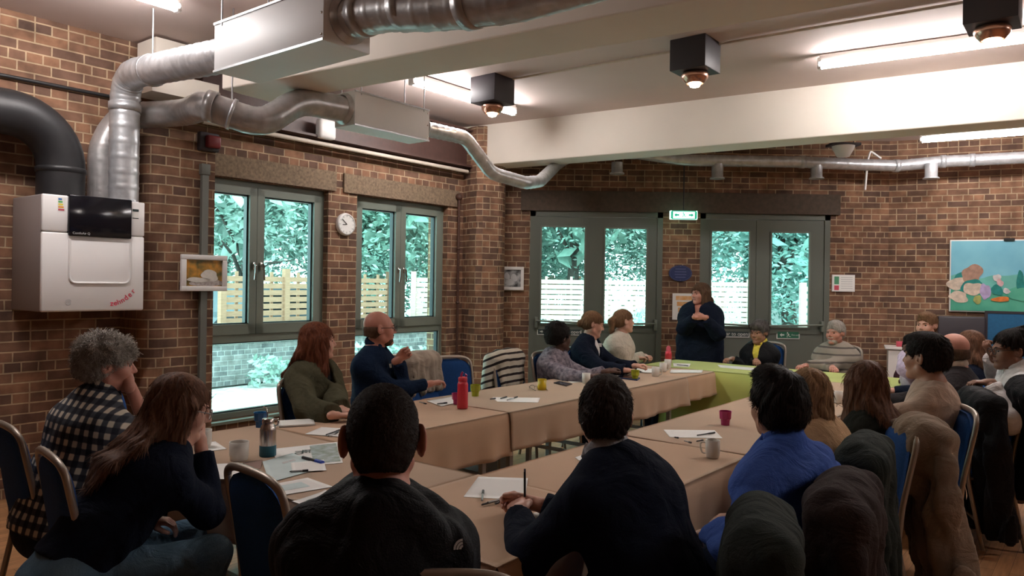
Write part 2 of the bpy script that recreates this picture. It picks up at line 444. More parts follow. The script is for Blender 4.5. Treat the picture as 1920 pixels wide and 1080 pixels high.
# ---------------------------------------------------------------- windows
def window(idx, u0, u1, um, z0, z1, zt):
    ax = (D, -NW, ZV); off = -.11; dep = .07
    fr = MB()
    def bar(ua, ub, za, zb, o=off, d=dep, m=fr): m.box(WP((ua+ub)/2, (za+zb)/2, o), (ub-ua, d, zb-za), ax)
    fw = .05
    bar(u0, u1, z1-fw, z1); bar(u0, u1, z0, z0+fw); bar(u0, u0+fw, z0, z1); bar(u1-fw, u1, z0, z1)
    bar(u0, u1, zt-.035, zt+.035)
    o = fr.build('window_%d' % idx, 'green_frame', kind='structure')
    gas = MB(); gl = MB()
    for (a, b) in ((u0+fw, um-.002), (um+.002, u1-fw)):
        s = MB(); sw = .075
        bar(a, b, z1-fw-sw, z1-fw, off+.02, .06, s); bar(a, b, zt+.037, zt+.037+sw+.02, off+.02, .06, s)
        bar(a, a+sw, zt+.037, z1-fw, off+.02, .06, s); bar(b-sw, b, zt+.037, z1-fw, off+.02, .06, s)
        s.build('window_sash', 'green_frame', o)
        A, B_, Z0, Z1 = a+sw, b-sw, zt+.13, z1-fw-sw
        for (q, w, e, t) in ((A, A+.012, Z0, Z1), (B_-.012, B_, Z0, Z1), (A, B_, Z0, Z0+.012), (A, B_, Z1-.012, Z1)): bar(q, w, e, t, off-.012, .05, gas)
        g = MB(); g.box(WP((A+B_)/2, (Z0+Z1)/2, off-.02), (B_-A, .006, Z1-Z0), ax); g.build('window_pane', 'glass', o)
    A, B_, Z0, Z1 = u0+fw, u1-fw, z0+fw, zt-.035
    for (q, w, e, t) in ((A, A+.012, Z0, Z1), (B_-.012, B_, Z0, Z1), (A, B_, Z0, Z0+.012), (A, B_, Z1-.012, Z1)): bar(q, w, e, t, off-.012, .05, gas)
    g = MB(); g.box(WP((A+B_)/2, (Z0+Z1)/2, off-.02), (B_-A, .006, Z1-Z0), ax); g.build('window_pane', 'glass', o)
    gas.build('window_gasket', 'gasket', o)
    for k in (-1, 1):
        h = MB(); uu = um+k*.04; zz = 1.72
        h.box(WP(uu, zz, off+.06), (.028, .02, .07), ax, bev=.006); h.tube([WP(uu, zz+.01, off+.06), WP(uu, zz+.01, off+.10)], .01, 8)
        h.tube([WP(uu, zz+.01, off+.10), WP(uu+k*.005, zz-.06, off+.105), WP(uu+k*.01, zz-.13, off+.10)], .009, 8)
        h.build('window_handle', 'chrome', o)
    sl = MB(); sl.box(WP((u0+u1)/2, z0-.012, -.06), (u1-u0, .24, .024), ax); sl.build('window_sill', 'green_frame', o)
window(1, W1[0], W1[1], 4.03, W1[2], W1[3], 1.05)
window(2, W2[0], W2[1], 5.86, W2[2], W2[3], 1.05)

# ---------------------------------------------------------------- glazed double doors in the back wall
def door(idx, xa, xb, leaves):
    yb = 9.66
    fr = MB(); f = .07
    fr.box(((xa+xb)/2, yb, DZ-f/2), (xb-xa, .12, f)); fr.box((xa+f/2, yb, DZ/2), (f, .12, DZ)); fr.box((xb-f/2, yb, DZ/2), (f, .12, DZ))
    o = fr.build('door_%d' % idx, 'green_door', kind='structure')
    for li, (la, lb, ga, gb, gt, gbot) in enumerate(leaves):
        X0, X1 = bx(la), bx(lb); G0, G1 = bx(ga), bx(gb); zt = U(ga, gt, 9.6).z; zb = U(ga, gbot, 9.6).z
        lf = MB(); y = yb-.02; top = DZ-f-.004
        if li == 0: ab = MB(); ab.box((X1+.012, y-.022, top/2), (.035, .02, top)); ab.build('meeting_strip', 'green_door', o)
        lf.box(((X0+X1)/2, y, (zt+top)/2), (X1-X0, .05, top-zt)); lf.box(((X0+X1)/2, y, (zb+.0)/2), (X1-X0, .05, zb))
        lf.box(((X0+G0)/2, y, (zt+zb)/2), (G0-X0, .05, zt-zb)); lf.box(((G1+X1)/2, y, (zt+zb)/2), (X1-G1, .05, zt-zb))
        lf.box(((X0+X1)/2, y-.03, .95*zb), (X1-X0-.03, .02, .05))
        L_ = lf.build('door_leaf', 'green_door', o)
        g = MB(); g.box(((G0+G1)/2, y, (zt+zb)/2), (G1-G0, .006, zt-zb)); g.build('door_pane', 'glass', L_)
        be = MB()
        for (c, sz) in ((((G0+G1)/2, y-.03, zt), (G1-G0, .015, .02)), (((G0+G1)/2, y-.03, zb), (G1-G0, .015, .02)), ((G0, y-.03, (zt+zb)/2), (.02, .015, zt-zb)), ((G1, y-.03, (zt+zb)/2), (.02, .015, zt-zb))): be.box(c, sz)
        be.build('glazing_bead', 'green_frame', L_)
        hb = MB(); zz = zb+.02; xe = X0+.03 if li == 0 else X1-.03; sg = 1 if li == 0 else -1
        hb.box((xe, y-.06, zz), (.04, .06, .14), bev=.008); hb.tube([(xe, y-.09, zz+.02), (xe+sg*(X1-X0-.06), y-.09, zz-.0)], .012, 8)
        hb.box((X1-.03 if li == 0 else X0+.03, y-.06, zz), (.03, .06, .08), bev=.006)
        hb.build('panic_bar', 'green_frame', L_)
    return o
DO1 = door(1, d1a, d1b, [(1002, 1106, 1014, 1097, 424, 607), (1109, 1234, 1133, 1213, 427, 611)])
DO2 = door(2, d2a, d2b, [(1322, 1419, 1333, 1406, 432, 612), (1422, 1546, 1446, 1519, 435, 614)])
# signs on the doors
M['sign_white'] = mat('sign_white', (.72, .74, .70), .5); M['sign_green'] = mat('sign_green', (.02, .14, .08), .5); M['sign_black'] = mat('sign_dark', (.03, .05, .05), .5)
def arrow(cx, y, z, sz, dirx, m, par):
    mb = MB(); k = dirx
    pts = [(cx+k*sz, z), (cx+k*sz*.1, z+sz*.8), (cx+k*sz*.1, z+sz*.3), (cx-k*sz, z+sz*.3), (cx-k*sz, z-sz*.3), (cx+k*sz*.1, z-sz*.3), (cx+k*sz*.1, z-sz*.8)]
    mb.prism([Vector((a, y, b)) for a, b in pts], (0, -.001, 0)); return mb.build('arrow', m, par)
def plate(name, label, cat, px0, px1, py0, py1, Y, m, rim='sign_white', group=None):
    a = U(px0, py0, Y); b = U(px1, py1, Y); c = (a+b)/2
    t = thing(name, label, cat, (c.x, Y, c.z), group=group)
    mb = MB(); mb.box((c.x, Y, c.z), (b.x-a.x, .008, a.z-b.z)); mb.build('plate', rim, t)
    mb = MB(); e = .012; mb.box((c.x, Y-.005, c.z), (b.x-a.x-2*e, .004, a.z-b.z-2*e)); mb.build('panel', m, t)
    return t, c, b.x-a.x, a.z-b.z
XV = Vector((1, 0, 0))
yb = 9.606
t, c, w, h = plate('door_sign', 'white-edged dark push bar sign under the glass of the left leaf of the left doors', 'sign', 1007, 1090, 615, 629, yb, 'sign_black')
arrow(c.x-w*.40, yb-.008, c.z, .022, 1, 'sign_white', t); text('Push bar to open', .062, (c.x+.06, yb-.008, c.z), XV, ZV, 'sign_white', t)
t, c, w, h = plate('door_sign', 'white-edged dark push bar sign beside the standing woman, on the right doors', 'sign', 1332, 1405, 619, 633, yb, 'sign_black')
text('Push bar to open', .066, (c.x, yb-.008, c.z), XV, ZV, 'sign_white', t)
t, c, w, h = plate('exit_sign', 'small green fire exit arrow sign on the rightmost door leaf', 'sign', 1456, 1499, 620, 636, yb, 'sign_green')
arrow(c.x-w*.27, yb-.008, c.z, .03, -1, 'sign_white', t)
def runman(cx, y, z, s, m, par, k=-1):
    mb = MB(); mb.lathe((cx+k*s*.25, y, z+s*.75), [(0, -.0005), (s*.2, -.0005), (s*.2, .0005), (0, .0005)], 10, axis=(0, 1, 0))
    def seg(a, b, w):
        A = Vector((cx+k*a[0]*s, y, z+a[1]*s)); B = Vector((cx+k*b[0]*s, y, z+b[1]*s)); mb.tube([A, B], w*s, 6, sq=(1, 1))
    seg((.1, .5), (-.1, -.1), .14); seg((-.1, -.1), (.4, -.3), .1); seg((.4, -.3), (.3, -.8), .08); seg((-.1, -.1), (-.4, -.5), .1); seg((-.4, -.5), (-.8, -.5), .08)
    seg((.1, .45), (.6, .2), .07); seg((.1, .45), (-.4, .1), .07)
    return mb.build('running_figure', m, par)
runman(c.x+.0, yb-.008, c.z, .04, 'sign_white', t); text('Fire exit', .028, (c.x+w*.30, yb-.008, c.z), XV, ZV, 'sign_white', t)

# ================================================================ wall furniture
# lit exit sign hanging between the doors
M['exit_lit'] = mat('exit_lit', (.9, 1, .95), .4, emis=(.55, 1.0, .78), estr=1.3); M['exit_lit_g'] = mat('exit_lit_green', (.02, .3, .18), .4, emis=(.0, .32, .18), estr=.7)
a = U(1256, 395, 9.35); b = U(1307, 412, 9.35); c = (a+b)/2
t = thing('exit_sign', 'lit green and white emergency exit sign hanging above the blue oval plaque', 'sign', c)
mb = MB(); mb.box(c, (b.x-a.x, .05, a.z-b.z), bev=.006); mb.build('lamp_box', 'exit_lit', t)
mb = MB()
for (u0_, u1_) in ((.03, .10), (.90, .97)): mb.box((a.x+(b.x-a.x)*(u0_+u1_)/2, c.y-.027, c.z), ((b.x-a.x)*(u1_-u0_), .004, .09))
mb.box((c.x, c.y-.027, c.z+.048), (.3, .004, .01)); mb.box((c.x, c.y-.027, c.z-.048), (.3, .004, .01)); mb.build('border', 'exit_lit_g', t)
runman(c.x, c.y-.028, c.z, .035, 'exit_lit_g', t); arrow(c.x-.09, c.y-.028, c.z, .03, -1, 'exit_lit_g', t); arrow(c.x+.09, c.y-.028, c.z, .03, 1, 'exit_lit_g', t)
mb = MB(); mb.tube([(c.x, c.y, c.z+.06), (c.x, c.y, CEIL)], .008, 8); mb.build('hanging_rod', 'box_dark', t)
# blue plaque
M['plaque'] = mat('plaque_blue', (.02, .035, .13), .35); M['plaque_txt'] = mat('plaque_text', (.10, .12, .26), .4)
a = U(1254, 497, 9.58); b = U(1297, 528, 9.58); c = (a+b)/2; t = thing('oval_plaque', 'dark blue oval plaque on the brick pier between the doors', 'plaque', c)
vs = [Vector((c.x+math.cos(2*math.pi*k/40)*(b.x-a.x)/2, c.y, c.z+math.sin(2*math.pi*k/40)*(a.z-b.z)/2)) for k in range(40)]
mb = MB(); mb.prism(vs, (0, -.015, 0)); mb.build('plate', 'plaque', t)
mb = MB(); rr = [Vector((c.x+(v.x-c.x)*.93, c.y-.017, c.z+(v.z-c.z)*.9)) for v in vs]; mb.tube(rr, .002, 6, closed=True); mb.build('rim_line', 'plaque_txt', t)
for k in range(4):
    mb = MB(); mb.box((c.x, c.y-.017, c.z+.055-.035*k), (.16-.02*abs(k-1.5), .003, .012)); mb.build('text_line', 'plaque_txt', t)
for sg in (-1, 1):
    mb = MB(); mb.lathe((c.x, c.y-.015, c.z+sg*.09), [(0, -.004), (.006, -.002), (.006, .003)], 8, axis=(0, 1, 0)); mb.build('screw', 'chrome', t)
# notice behind the standing woman
M['orange'] = mat('orange_print', (.75, .33, .08), .6, noise=.4, nscale=14, col2=(.85, .6, .35)); M['red'] = mat('red_print', (.6, .08, .12), .6); M['grey_print'] = mat('grey_print', (.55, .55, .55), .7); M['green_print'] = mat('green_print', (.08, .3, .16), .6)
a = U(1261, 550, 9.585); b = U(1305, 600, 9.585); c = (a+b)/2; t = thing('notice', 'white paper notice with orange blocks beside the standing woman', 'poster', c)
mb = MB(); mb.box(c, (b.x-a.x, .004, a.z-b.z)); mb.build('sheet', 'paper', t)
mb = MB()
for k in range(3): mb.box((c.x-.0, c.y-.003, c.z+.11-.075*k), (.22-.03*k, .002, .055))
mb.build('orange_block', 'orange', t)
# framed notice right of doors
a = U(1560, 515, 9.585); b = U(1602, 547, 9.585); c = (a+b)/2; t = thing('wall_notice', 'small white framed safety notice with green and red blocks, right of the doors', 'notice', c)
mb = MB(); mb.box(c, (b.x-a.x, .02, a.z-b.z)); mb.build('frame', 'white', t)
mb = MB(); mb.box((c.x, c.y-.011, c.z), (.26, .002, .19)); mb.build('sheet', 'paper', t)
mb = MB(); mb.box((c.x-.09, c.y-.013, c.z+.035), (.06, .002, .10)); mb.build('green_block', 'green_print', t)
mb = MB(); mb.box((c.x-.09, c.y-.013, c.z-.06), (.06, .002, .06)); mb.build('red_block', 'red', t)
for k in range(6):
    mb = MB(); mb.box((c.x+.04, c.y-.013, c.z+.075-.028*k), (.15, .002, .008)); mb.build('text_line', 'grey_print', t)

# framed pictures, clock on the window-side wall
def pic_mat(kind):
    m = bpy.data.materials.new('picture_'+kind); m.use_nodes = True; nt = m.node_tree; N = nt.nodes; L = nt.links; b_ = N['Principled BSDF']
    tc = N.new('ShaderNodeTexCoord'); n = N.new('ShaderNodeTexNoise'); n.inputs['Scale'].default_value = 14; n.inputs['Detail'].default_value = 5
    L.new(tc.outputs['Object'], n.inputs[0]); cr = N.new('ShaderNodeValToRGB'); L.new(n.outputs[0], cr.inputs[0]); e = cr.color_ramp
    if kind == 'bw':
        e.elements[0].position = .35; e.elements[0].color = (.02, .02, .02, 1); e.elements[1].position = .65; e.elements[1].color = (.5, .5, .5, 1)
    else:
        e.elements[0].position = .35; e.elements[0].color = (.10, .10, .03, 1); e.elements[1].position = .65; e.elements[1].color = (.65, .30, .04, 1)
    L.new(cr.outputs[0], b_.inputs['Base Color']); b_.inputs['Roughness'].default_value = .3; return m
M['pic_bw'] = pic_mat('bw'); M['pic_col'] = pic_mat('col'); M['pebble'] = mat('pebble_print', (.55, .5, .47), .6, noise=.4, nscale=60, col2=(.25, .2, .18)); M['dog'] = mat('pale_print', (.75, .72, .66), .6, noise=.15, nscale=30)
# colour picture on the pilaster
c = PN(383, 512, pf+.065); ax = (D, -NW, ZV)
t = thing('picture_frame', 'white framed colour photograph hanging on the brick pilaster', 'picture', c)
mb = MB(); w, h = .39, .29
for (du, dz, sw, sh) in ((0, h/2-.02, w, .04), (0, -h/2+.02, w, .04), (-w/2+.02, 0, .04, h-.08), (w/2-.02, 0, .04, h-.08)): mb.box(c+D*du+ZV*dz, (sw, .03, sh), ax, bev=.004)
mb.build('frame', 'white', t)
mb = MB(); mb.box(c-NW*.004, (w-.07, .008, h-.07), ax); mb.build('picture', 'pic_col', t)
def blob(c, du, dz, ru, rz, m, par, name, seed=0, n=28, th=.002, ax=None, jag=.12):
    X = ax[0]; Nn = -ax[1]; rnd = random.Random(seed); ph = [rnd.random()*6 for _ in range(3)]
    pts = []
    for k in range(n):
        a = 2*math.pi*k/n; q = 1+jag*(math.sin(2*a+ph[0])+.6*math.sin(3*a+ph[1])+.4*math.sin(5*a+ph[2]))
        pts.append(c+X*(du+math.cos(a)*ru*q)+ZV*(dz+math.sin(a)*rz*q))
    mb = MB(); mb.prism(pts, Nn*th); return mb.build(name, m, par)
blob(c+NW*.001, .02, -.075, .13, .035, 'pebble', t, 'picture_stones', 3, ax=ax); blob(c+NW*.0025, .045, -.02, .075, .045, 'dog', t, 'picture_shape', 5, ax=ax); blob(c+NW*.0025, -.05, -.055, .09, .022, 'dog', t, 'picture_shape', 7, ax=ax)
# black-and-white picture in the corner
c = U(955, 522, 9.3); c = Vector((c.x, 9.55, c.z)); c = U(955, 522, 9.56); ax2 = (XV, Vector((0, 1, 0)), ZV)
t = thing('picture_frame', 'white framed black and white photograph left of the doors', 'picture', c)
mb = MB(); w, h = .37, .30
for (du, dz, sw, sh) in ((0, h/2-.02, w, .04), (0, -h/2+.02, w, .04), (-w/2+.02, 0, .04, h-.08), (w/2-.02, 0, .04, h-.08)): mb.box(c+XV*du+ZV*dz, (sw, .03, sh), ax2, bev=.004)
mb.build('frame', 'white', t); mb = MB(); mb.box(c+Vector((0, .004, 0)), (w-.07, .008, h-.07), ax2); mb.build('picture', 'pic_bw', t)
for q, (du, dz, ru, rz) in enumerate(((-.03, .03, .035, .045), (.06, .01, .04, .05), (-.09, -.01, .03, .06), (.01, -.05, .05, .045))): blob(c-Vector((0, .0015, 0)), du, dz, ru, rz, 'grey_print', t, 'picture_shape', q+11, ax=ax2)
# wall clock
c = PN(646, 421, .0); t = thing('wall_clock', 'round white wall clock on the brick pier between the windows', 'clock', c)
mb = MB(); mb.lathe(c, [(.115, 0), (.118, .02), (.11, .04), (.1, .043)], 32, axis=NW); mb.build('rim', 'white', t)
mb = MB(); mb.lathe(c, [(0, .038), (.103, .036)], 32, axis=NW); mb.build('dial', 'paper', t)
for q in range(12):
    a = R(30*q); mb = MB(); mb.box(c+NW*.039+D*(math.sin(a)*.085)+ZV*(math.cos(a)*.085), (.006, .002, .016), (D*math.cos(a)-ZV*math.sin(a), -NW, D*math.sin(a)+ZV*math.cos(a))); mb.build('hour_mark', 'grey_print', t)
for a, l_, nm in ((R(-95), .055, 'hour_hand'), (R(-50), .08, 'minute_hand')):
    v = D*math.sin(a)+ZV*math.cos(a); mb = MB(); mb.box(c+NW*.041+v*l_/2, (.007, .002, l_), (v.cross(NW), -NW, v)); mb.build(nm, 'black', t)

# pipes and conduits
def pipe(name, label, pts, r, m, n=10, clips=(), cat='pipe'):
    p0 = Vector(pts[0]); t = thing(name, label, cat, p0); mb = MB(); mb.tube(fillet(pts, .03, 4), r, n); mb.build('pipe_run', m, t)
    for q in clips: mb = MB(); mb.lathe(Vector(q)-ZV*.012, [(r, 0), (r+.008, 0), (r+.008, .024), (r, .024)], 12); mb.build('clip', m, t)
    return t
a = PN(384, 318, pf+.03); b = PN(377, 700, pf+.03)
t = thing('conduit', 'grey vertical trunking on the brick pilaster behind the framed photograph', 'conduit', a)
c0 = Vector((a.x, a.y, 0)); mb = MB(); mb.box(Vector((a.x, a.y, (a.z+.03)/2)), (.055, .035, a.z-.03), (D, -NW, ZV)); mb.build('trunking', 'conduit', t)
mb = MB(); mb.box(a+ZV*.0, (.075, .05, .09), (D, -NW, ZV), bev=.006); mb.build('end_cap', 'conduit', t)
a = PN(430, 264, .20); b = PN(868, 344, .20)
pipe('wall_pipe', 'long cream pipe running under the brown steel beam above the windows', [WP(3.36, 2.93, .14), WP(6.75, 2.93, .14)], .022, 'pipe_cream')
a = PN(861, 362, .05); pipe('wall_pipe', 'rusty vertical pipe down the brick right of the second window', [Vector((a.x, a.y, 2.6)), Vector((a.x, a.y, .05))], .016, 'rust', clips=[Vector((a.x, a.y, z)) for z in (.7, 1.35, 2.0)])
mb = MB()
t = thing('pipe_valve', 'round dark bracket at the top of the rusty pipe', 'bracket', (a.x, a.y, 2.63)); mb.lathe((a.x, a.y, 2.585), [(0, 0), (.035, .01), (.045, .04), (.03, .075), (0, .085)], 14); mb.build('cap', 'rust', t)
t = thing('junction_box', 'small white junction box on the brick left of the doors', 'junction box', U(915, 582, 9.55)); c = U(915, 582, 9.55); mb = MB(); mb.box(c, (.11, .07, .09), bev=.008); mb.build('cover', 'white', t)
mb = MB(); mb.lathe(c+Vector((.075, 0, .01)), [(0, -.03), (.022, -.03), (.022, .03), (0, .03)], 12, axis=XV); mb.build('valve_knob', 'chrome', t)
for px, w_ in ((918, 'left'), (929, 'right')):
    p = U(px, 600, 9.55); pipe('heating_pipe', 'dark vertical heating pipe left of the doors, the %s one of the pair' % w_, [Vector((p.x, p.y, p.z)), Vector((p.x, p.y, .0))], .02, 'rust')
# red alarm sounder, white sensor, speaker
M['alarm_red'] = mat('alarm_red', (.18, .015, .02), .4)
c = PN(393, 266, pf+.05); t = thing('alarm_sounder', 'dark red fire alarm sounder high on the brick pilaster', 'alarm', c)
mb = MB(); mb.box(c-NW*.02, (.17, .05, .15), (D, -NW, ZV), bev=.01); mb.build('back_box', 'box_dark', t); mb = MB(); mb.box(c+NW*.02+D*.02, (.12, .05, .10), (D, -NW, ZV), bev=.015); mb.build('front', 'alarm_red', t)
c = PN(611, 243, .19); t = thing('wall_speaker', 'small white box on the brown steel beam under the ceiling', 'speaker', c); mb = MB(); mb.box(c, (.20, .09, .19), (D, -NW, ZV), bev=.03); mb.build('case', 'white', t)
mb = MB(); mb.box(c-NW*.07, (.06, .06, .06), (D, -NW, ZV)); mb.build('bracket', 'white', t)
# cables along the boiler wall
a = PN(-60, 133, .03); b = PN(272, 190, .03); z = (a.z+b.z)/2
pipe('wall_cable', 'black cable running along the brick above the boiler', [Vector((a.x, a.y, z)), Vector((b.x, b.y, z))], .014, 'black', cat='cable')
# old gas bracket at pilaster foot
c = PN(298, 610, .1); t = thing('cable_bundle', 'dark cable bundle hanging on the brick right of the boiler', 'cable', c)
mb = MB(); mb.tube([c, c-ZV*.3+D*.01, c-ZV*.7, c-ZV*1.15], .02, 8); mb.build('cable', 'black', t); mb = MB(); mb.box(c+ZV*.02, (.09, .06, .12), (D, -NW, ZV), bev=.02); mb.build('clamp', 'black', t)
# white strut at the far right ceiling and cable
pipe('hanger_strut', 'white bent hanger strut above the duct near the right wall', [U(1652, 297, 9.2), U(1632, 283, 9.2), U(1627, 300, 9.2), U(1622, 356, 9.2)], .013, 'white', cat='bracket')
# ================================================================ ventilation unit on the left wall
AXW = (D, -NW, ZV)
fl_ = Vector((-3.168, 5.02, 0))                       # front-left corner of the unit
bz0, bz1, bw, bd = 1.352, 2.155, .69, .53
BU = lambda u, z, o=0.0: fl_+D*u+NW*o+ZV*z
t = thing('ventilation_unit', 'large white wall-hung ventilation unit with a black panel and red lettering', 'ventilation unit', BU(bw/2, bz0, -bd/2))
zs = bz1-.255
mb = MB(); mb.box(BU(bw/2, (bz0+bz1)/2, -bd/2-.01), (bw-.004, bd-.02, bz1-bz0-.004), AXW, bev=.008); M['unit_side'] = mat('grey_metal_side', (.36, .32, .31), .5); mb.build('casing', 'unit_side', t)
mb = MB(); mb.box(BU(bw/2, (bz0+zs)/2, -.012), (bw, .03, zs-bz0-.003), AXW, bev=.012); lowp = mb.build('lower_panel', 'white_gloss', t)
for (a, b) in ((0, .165), (.585, bw)):
    mb = MB(); mb.box(BU((a+b)/2, (zs+bz1)/2, -.012), (b-a, .03, bz1-zs-.003), AXW, bev=.010); mb.build('upper_panel', 'white_gloss', t)
mb = MB(); mb.box(BU(.375, (zs-.03+bz1)/2+.008, -.004), (.425, .05, bz1-zs+.03), AXW, bev=.008); mb.build('black_panel', 'blackgloss', t)
# pressed recess in the lower panel
mb = MB(); u0, u1, z0, z1 = .175, .585, bz0+.20, zs-.05
path = [BU(u, z, .004) for u, z in ((u0, z1), (u0, z0), (u1, z0), (u1, z1))]
mb.tube(fillet(path, .05, 6), .009, 8); mb.build('pressed_rim', 'white_gloss', t)
M['unit_red'] = mat('unit_red', (.75, .02, .08), .4); M['lab_or'] = mat('label_orange', (.8, .35, .05), .5); M['lab_gr'] = mat('label_green', (.15, .5, .15), .5); M['lab_bl'] = mat('label_blue', (.05, .2, .5), .5); M['lab_ye'] = mat('label_yellow', (.85, .75, .1), .5)
word = 'zehnder'
for i, ch in enumerate(word):
    k = i/(len(word)-1); u = .46+.15*k; z = bz0+.055+.09*k**2.0; sl = math.atan(1.15*k*1.1)
    X = D*math.cos(sl)+ZV*math.sin(sl); Z = -D*math.sin(sl)+ZV*math.cos(sl)
    text(ch, .055, BU(u, z, .005), X, Z, 'unit_red', t, 'letter')
text('@', .04, BU(.17, bz0+.07, .005), D, ZV, 'grey_print', t, 'emblem')
text('ComfoAir Q', .022, BU(.185, zs-.002, .0225), D, ZV, 'grey_print', t, 'model_lettering', 'LEFT')
mb = MB(); mb.box(BU(.12, bz1-.065, .0035), (.05, .001, .095), AXW); mb.build('energy_label', 'paper', t)
for q, m_ in enumerate(('lab_bl', 'lab_gr', 'lab_ye', 'lab_or', 'red')):
    mb = MB(); mb.box(BU(.11+.002*q, bz1-.03-.018*q, .0045), (.022+.004*q, .001, .012), AXW); mb.build('label_bar', m_, t)
mb = MB(); mb.box(BU(.62, bz1-.09, .0035), (.045, .001, .07), AXW); mb.build('service_label', 'paper', t)
mb = MB(); mb.box(BU(.62, bz1-.064, .0045), (.045, .001, .018), AXW); mb.build('label_header', 'sign_black', t); mb = MB(); mb.box(BU(.62, bz1-.122, .0045), (.045, .001, .006), AXW); mb.build('label_footer', 'sign_black', t)

# ================================================================ ducts
def ductthing(name, label, pts, r, m, collars=(), straps=(), **k):
    t = thing(name, label, 'duct', pts[0]); duct('duct_run', pts, r, m, t, **k)
    for c, ax_ in collars:
        mb = MB(); mb.lathe(Vector(c), [(r-.01, -.03), (r+.009, -.03), (r+.009, .03), (r-.01, .03)], 24, axis=ax_); mb.build('collar', m, t)
    for c, ax_ in straps:
        c = Vector(c); mb = MB(); mb.lathe(c, [(r, -.012), (r+.012, -.012), (r+.012, .012), (r, .012)], 24, axis=ax_)
        mb.tube([c+ZV*(r), Vector((c.x, c.y, CEIL))], .006, 6); mb.build('hanger', 'galv', t)
    return t
V = Vector
p1 = V((-2.897, 5.55, 0)); bxL = V((-1.642, 4.418, 2.935)); bxR = V((-.856, 3.803, 2.915))
dirL = (bxL-V((p1.x, p1.y, 3.08))).normalized()
ductthing('spiral_duct', 'bright galvanised duct rising from the ventilation unit and bending to the front silencer box',
          [V((p1.x, p1.y, 2.15)), V((p1.x, p1.y, 3.10)), bxL+dirL*.02], .102, 'galv', collars=[(V((p1.x, p1.y, 2.86)), ZV)],
          straps=[(V((-2.55, 5.25, 3.055)), dirL)], bend=.24)
# silencer boxes
def silencer(label, c, L_, ax, w, h, lid_side):
    t = thing('silencer_box', label, 'duct box', c)
    X, Y, Z = ax
    mb = MB(); mb.box(c, (L_, w, h), ax, bev=.006); mb.build('casing', 'galv_box', t)
    for s_ in (-1, 1):
        mb = MB(); e = c+X*(s_*L_/2); mb.lathe(e, [(.102, 0), (.125, .006), (.125, .012), (.102, .04)], 24, axis=X*s_); mb.build('spigot', 'galv_dark', t)
    fr = MB()
    for zz in (-1, 1): fr.box(c+Z*(zz*(h/2-.004))+Y*(-w/2-.003)*1, (L_, .006, .012), ax)
    fr.build('edge_trim', 'galv', t)
    for zz in (-1, 0, 1):
        mb = MB(); mb.lathe(c+Y*(-w/2)+X*(L_/2-.02)+Z*(zz*h*.38), [(0, .004), (.006, .003), (.007, 0)], 8, axis=-Y); mb.build('rivet', 'chrome', t)
    for s_ in (-1, 1):
        for q in (-1, 1):
            e = c+X*(s_*L_*.42)+Y*(q*w*.5); mb = MB(); mb.tube([e+Z*h*.4, V((e.x, e.y, CEIL))], .005, 6); mb.build('hanger', 'galv', t)
    return t
M['galv_box'] = mat('galvanised_sheet', (.90, .91, .92), .5, .05, noise=.04, nscale=3)
axA = (NW, D, ZV)
cA = V((-1.249, 4.11, 2.925)); 
silencer('large pale metal silencer box hanging nearest the camera under the ceiling', cA, 1.0, axA, .30, .28, -1)
cB = V((-1.243, 5.8, 2.945))+D*.412-NW*.12
axB = (D, -NW, ZV)
silencer('smaller white metal silencer box hanging between the beams by the window wall', cB, .824, axB, .24, .27, -1)
e0 = cA+NW*.5; e0.z = 2.925
ductthing('spiral_duct', 'shiny duct leaving the front silencer box along the front beam', [e0, e0+NW*.28+ZV*-.01, V((-.38, 3.43, 2.85)), V((-.02, 3.17, 2.80)), V((1.3, 2.1, 2.80))+ZV*.0, V((3.0, .8, 2.80))], .100, 'galv_dark',
          collars=[(e0+NW*.12, NW), (e0+NW*.42-ZV*.03, NW), (V((-.2, 3.3, 2.825)), NW), (V((.5, 2.75, 2.80)), NW)], bend=.10, rib=.0025)
# grey big duct behind: unit -> elbow -> joint -> silencer B
eB = cB-D*.412
ductthing('spiral_duct', 'dull grey duct curving from the unit across the pilaster to the second silencer box',
          [WP(2.56, 2.15, .125), WP(2.56, 2.60, .125), WP(2.68, 2.84, .17), WP(2.97, 2.87, .60), V((-2.15, 5.18, 2.80)), V((-1.80, 5.32, 2.70)), V((-1.60, 5.55, 2.93)), eB],
            .10, 'galv_dark', bend=.13, rib=.002, collars=[(V((-2.1, 5.17, 2.788)), V((.9, .1, -.2)))], straps=[(V((-1.98, 5.23, 2.75)), V((.9, .3, -.3)))])
s0 = cB+D*.412
ductthing('spiral_duct', 'thin galvanised duct leaving the second silencer box and ducking under the back beam',
          [s0, U(872, 258, 7.1), U(922, 325, 7.4), U(985, 343, 7.65), U(1012, 340, 8.0), U(1044, 309, 9.07), V((.75, 9.2, 3.21)), V((1.6, 9.2, 3.21))], .066, 'galv', bend=.08, rib=.003, pitch=.09, collars=[(s0+D*.05, D)])
# insulated black duct
pk = [BU(.22, bz1-.02, -.26), BU(.22, bz1+.30, -.26), BU(.22, bz1+.62, -.26)-D*.30, BU(.22, bz1+.60, -.26)-D*1.6+V((0, 0, .05))]
t = thing('insulated_duct', 'fat black rubber-insulated duct curving down into the ventilation unit', 'duct', pk[0])
pp = [BU(.22, bz1-.02, -.28), BU(.22, bz1+.22, -.28)]
for k in range(1, 13):
    a = R(k*90/12); pp.append(BU(.22-.34*(1-math.cos(a)), bz1+.22+.34*math.sin(a), -.28))
pp.append(BU(-1.8, bz1+.56, -.28)); 
mb = MB(); q_, _ = resample([V(x) for x in pp], .03); mb.tube(q_, .155, 28); mb.build('insulation', 'black', t)
mb = MB(); mb.lathe(BU(.22, bz1+.20, -.28), [(.155, -.02), (.162, -.015), (.162, .015), (.155, .02)], 28); mb.build('tape_band', 'black', t)
